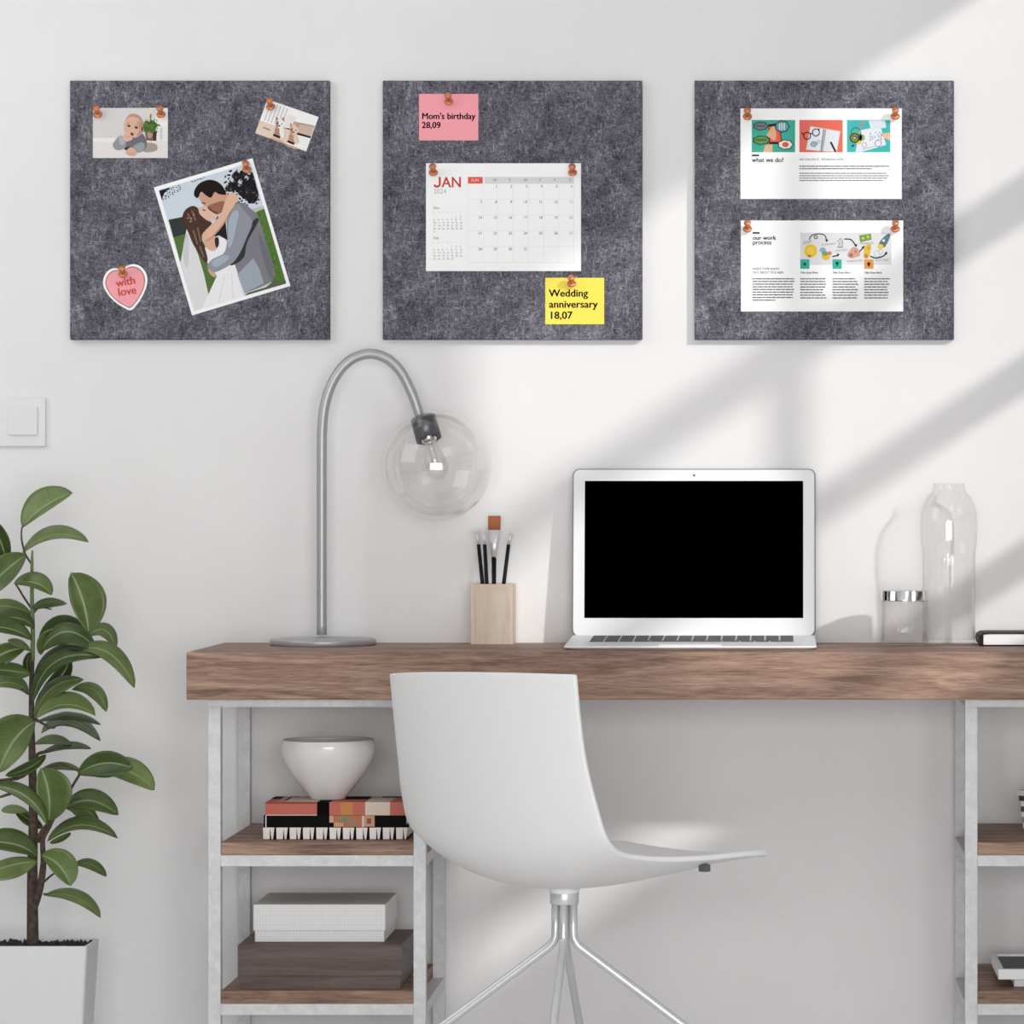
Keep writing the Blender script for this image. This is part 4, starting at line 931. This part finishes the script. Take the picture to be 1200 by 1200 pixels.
# each leaf: base, control, tip (px), half widths above / below the midrib (px), depth of base and tip, fold depth of the two sides
LV = [((26, 618), (46, 592), (85, 577), 19, 5, 0, -.01, -.012, .012), ((26, 648), (60, 612), (104, 635), 10, 4, 0, .03, -.02, .01),
      ((31, 650), (6, 666), (-30, 706), 12, 18, .01, .05, .01, .012), ((8, 660), (4, 636), (-12, 608), 8, 9, -.01, 0, .01, .01),
      ((16, 684), (44, 676), (61, 697), 12, 5, .01, .03, -.01, .01), ((37, 716), (50, 700), (78, 708), 4, 6, .0, .04, .01, -.01),
      ((104, 742), (101, 706), (83, 671), 12, 25, .06, .05, .012, .006), ((105, 744), (72, 716), (46, 752), 6, 10, -.02, -.03, -.01, .01),
      ((47, 764), (75, 718), (113, 760), 10, 14, .02, .05, -.01, .02), ((102, 746), (126, 724), (136, 760), 8, 7, .0, .0, -.01, .01),
      ((38, 824), (50, 755), (120, 770), 10, 7, .02, .07, -.012, .012), ((92, 762), (132, 748), (158, 806), 11, 8, .05, .09, -.015, .015),
      ((37, 750), (15, 730), (-30, 736), 5, 12, .03, .06, .01, -.012), ((37, 720), (14, 705), (-20, 713), 7, 8, 0, .0, .01, -.01),
      ((40, 737), (30, 716), (-18, 728), 6, 9, .01, .03, .01, -.01), ((30, 760), (5, 758), (-30, 790), 11, 10, .01, .03, .01, .01),
      ((36, 763), (25, 752), (9, 750), 4, 4, .02, .05, .01, -.01), ((37, 790), (27, 780), (36, 764), 4, 3, 0, .01, .01, .01),
      ((50, 806), (74, 800), (82, 772), 8, 8, -.01, -.02, .01, .01), ((36, 790), (20, 786), (-14, 784), 8, 9, .02, .05, .01, -.012),
      ((33, 814), (22, 792), (-14, 804), 5, 9, -.01, -.01, .01, -.01), ((40, 842), (52, 794), (98, 796), 7, 10, .02, .04, -.015, .012),
      ((84, 808), (116, 796), (125, 834), 7, 8, .0, .02, -.012, .012), ((42, 842), (76, 812), (112, 838), 14, 3, .04, .08, -.02, .01),
      ((42, 846), (85, 830), (118, 849), 4, 4, .02, .04, -.015, .01), ((48, 859), (78, 824), (118, 868), 9, 6, .0, .02, -.03, .02),
      ((42, 845), (14, 860), (-2, 906), 15, 28, .04, .09, .01, .02), ((54, 884), (40, 902), (6, 909), 5, 6, .0, .03, .01, .01),
      ((46, 884), (78, 866), (107, 877), 4, 4, -.02, -.02, -.012, .01), ((48, 902), (70, 892), (94, 902), 4, 4, .0, .02, -.01, .01),
      ((91, 908), (118, 885), (156, 900), 13, 15, .06, .08, .0, .015), ((112, 903), (152, 893), (181, 926), 15, 10, .03, .05, -.01, .01),
      ((57, 963), (61, 930), (48, 900), 12, 25, .05, .06, .01, .012), ((56, 968), (38, 922), (-10, 921), 6, 10, .07, .09, .0, -.012),
      ((76, 948), (104, 925), (139, 955), 13, 9, .02, .03, -.01, .012), ((74, 946), (96, 934), (117, 966), 6, 12, .01, .01, -.01, .01),
      ((55, 986), (92, 950), (138, 982), 10, 4, .04, .06, -.015, .01), ((58, 988), (70, 984), (83, 976), 2, 3, .02, .03, .01, .01),
      ((44, 1004), (22, 982), (-28, 988), 8, 16, .03, .06, .01, -.01), ((44, 1010), (20, 1008), (-28, 1028), 14, 8, .04, .08, .01, -.012),
      ((48, 1002), (72, 1008), (83, 1038), 18, 9, .05, .09, .0, .012), ((40, 806), (60, 766), (106, 762), 14, 7, .0, .02, -.012, .01), ((48, 768), (44, 748), (66, 738), 5, 7, .0, .02, .01, .01), ((40, 872), (62, 860), (84, 872), 5, 5, -.02, -.02, -.01, .01), ((86, 1013), (108, 1006), (125, 1027), 6, 5, .0, -.01, -.01, .01),
      ((52, 1049), (94, 1042), (118, 1075), 9, 5, .01, .05, -.015, .012), ((33, 951), (16, 946), (1, 950), 4, 5, -.01, -.02, .01, -.01), ((50, 970), (36, 962), (18, 950), 6, 6, -.01, -.02, .01, .01)]
for (B, Q, T, wu, wl, db, dt, fu, fl) in LV:
    b = bmesh.new(); uvl = b.loops.layers.uv.new('UVMap'); N, Mh = 16, 4
    Bv, Qv, Tv = Vector(B), Vector(Q), Vector(T); rows = []
    for i in range(N + 1):
        s = i / N; p2 = Bv * (1 - s) ** 2 + Qv * 2 * s * (1 - s) + Tv * s * s
        d2 = ((Qv - Bv) * (1 - s) + (Tv - Qv) * s).normalized()
        nrm = Vector((d2.y, -d2.x))                       # to the left of travel: up for leaves that grow right
        pf = (math.sin(PI * min(1, s ** 1.12)) ** 0.66) if 0 < s < 1 else 0.0
        pf *= 1.12
        dep = PT + .0 + db + (dt - db) * s
        row = []
        for j in range(-Mh, Mh + 1):
            v = j / Mh; w = (wu if v > 0 else wl) * abs(v) * pf; fd = (fu if v > 0 else fl) * (abs(v) ** 1.3) * pf
            q2 = p2 + nrm * w * (1 if v > 0 else -1)
            row.append((b.verts.new(W(q2.x, q2.y, dep + fd)), s, v * .5 + .5))
        rows.append(row)
    for i in range(N):
        for j in range(2 * Mh):
            q4 = (rows[i][j], rows[i + 1][j], rows[i + 1][j + 1], rows[i][j + 1])
            f = b.faces.new([x[0] for x in q4]); f.smooth = True
            for lp, x in zip(f.loops, q4): lp[uvl].uv = (x[1], x[2])
    bmesh.ops.remove_doubles(b, verts=b.verts[:], dist=1e-5)
    b.normal_update()
    me = bpy.data.meshes.new('leaf')
    for v in b.verts: v.co -= po
    if sum(f.normal.y * f.calc_area() for f in b.faces) > 0: bmesh.ops.reverse_faces(b, faces=b.faces[:])
    b.to_mesh(me); b.free(); me.materials.append(LEAF)
    o = bpy.data.objects.new('leaf', me); C.objects.link(o); o.parent = r
    md = o.modifiers.new('thick', 'SOLIDIFY'); md.thickness = .0012

# ------------------------------------------------------------------ light
w = bpy.data.worlds.new('daylight'); bpy.context.scene.world = w; w.use_nodes = True
bg = w.node_tree.nodes['Background']; bg.inputs[0].default_value = (0.98, 0.985, 1.0, 1); bg.inputs[1].default_value = 0.06
def light(name, kind, loc, tgt, energy, size=None, color=(1, 1, 1), sy=None):
    l = bpy.data.lights.new(name, kind); l.energy = energy; l.color = color
    o = bpy.data.objects.new(name, l); C.objects.link(o); o.location = loc
    o.rotation_euler = (Vector(tgt) - Vector(loc)).to_track_quat('-Z', 'Y').to_euler()
    if kind == 'AREA':
        l.shape = 'RECTANGLE'; l.size = size; l.size_y = sy or size
    return o, l
o, l = light('sun', 'SUN', (3, -3, 3), (2, -2, 2.35), 1.75, color=(1, .985, .965)); l.angle = math.radians(2.3)
light('front_fill', 'AREA', (.2, -6.1, 1.0), (0, 0, .8), 127, 2.6, (1, 1, 1), 1.6)  # added fill behind the camera, brightens the wall and under the worktop
light('left_fill', 'AREA', (-2.1, -1.15, 1.85), (-.9, 0, 1.2), 9.5, 1.2, (1, 1, 1), 1.2)  # unseen fill added to lift the left wall, no window modelled there
light('upper_right_key', 'AREA', (.55, -2.0, 2.35), (-2.0, -.3, 1.15), 5, .9, (1, 1, 1), .9)  # added soft key from upper right, for shadows falling left and down; no fixture
# ------------------------------------------------------------------ camera
cam = bpy.data.cameras.new('camera'); co = bpy.data.objects.new('camera', cam); C.objects.link(co)
cam.sensor_width = 36; cam.lens = FPX / 1200 * 36; co.location = (0, -D0, CZ); co.rotation_euler = (PI / 2, 0, 0)
cam.shift_x = (600 - VX) / 1200; cam.shift_y = (VY - 600) / 1200; cam.clip_end = 100
sc = bpy.context.scene; sc.camera = co
vs = sc.view_settings; vs.view_transform = 'Standard'; vs.look = 'None'; vs.gamma = 1.0; vs.exposure = 0.0; vs.use_curve_mapping = False
sc.cycles.transparent_max_bounces = 24; sc.cycles.max_bounces = 12
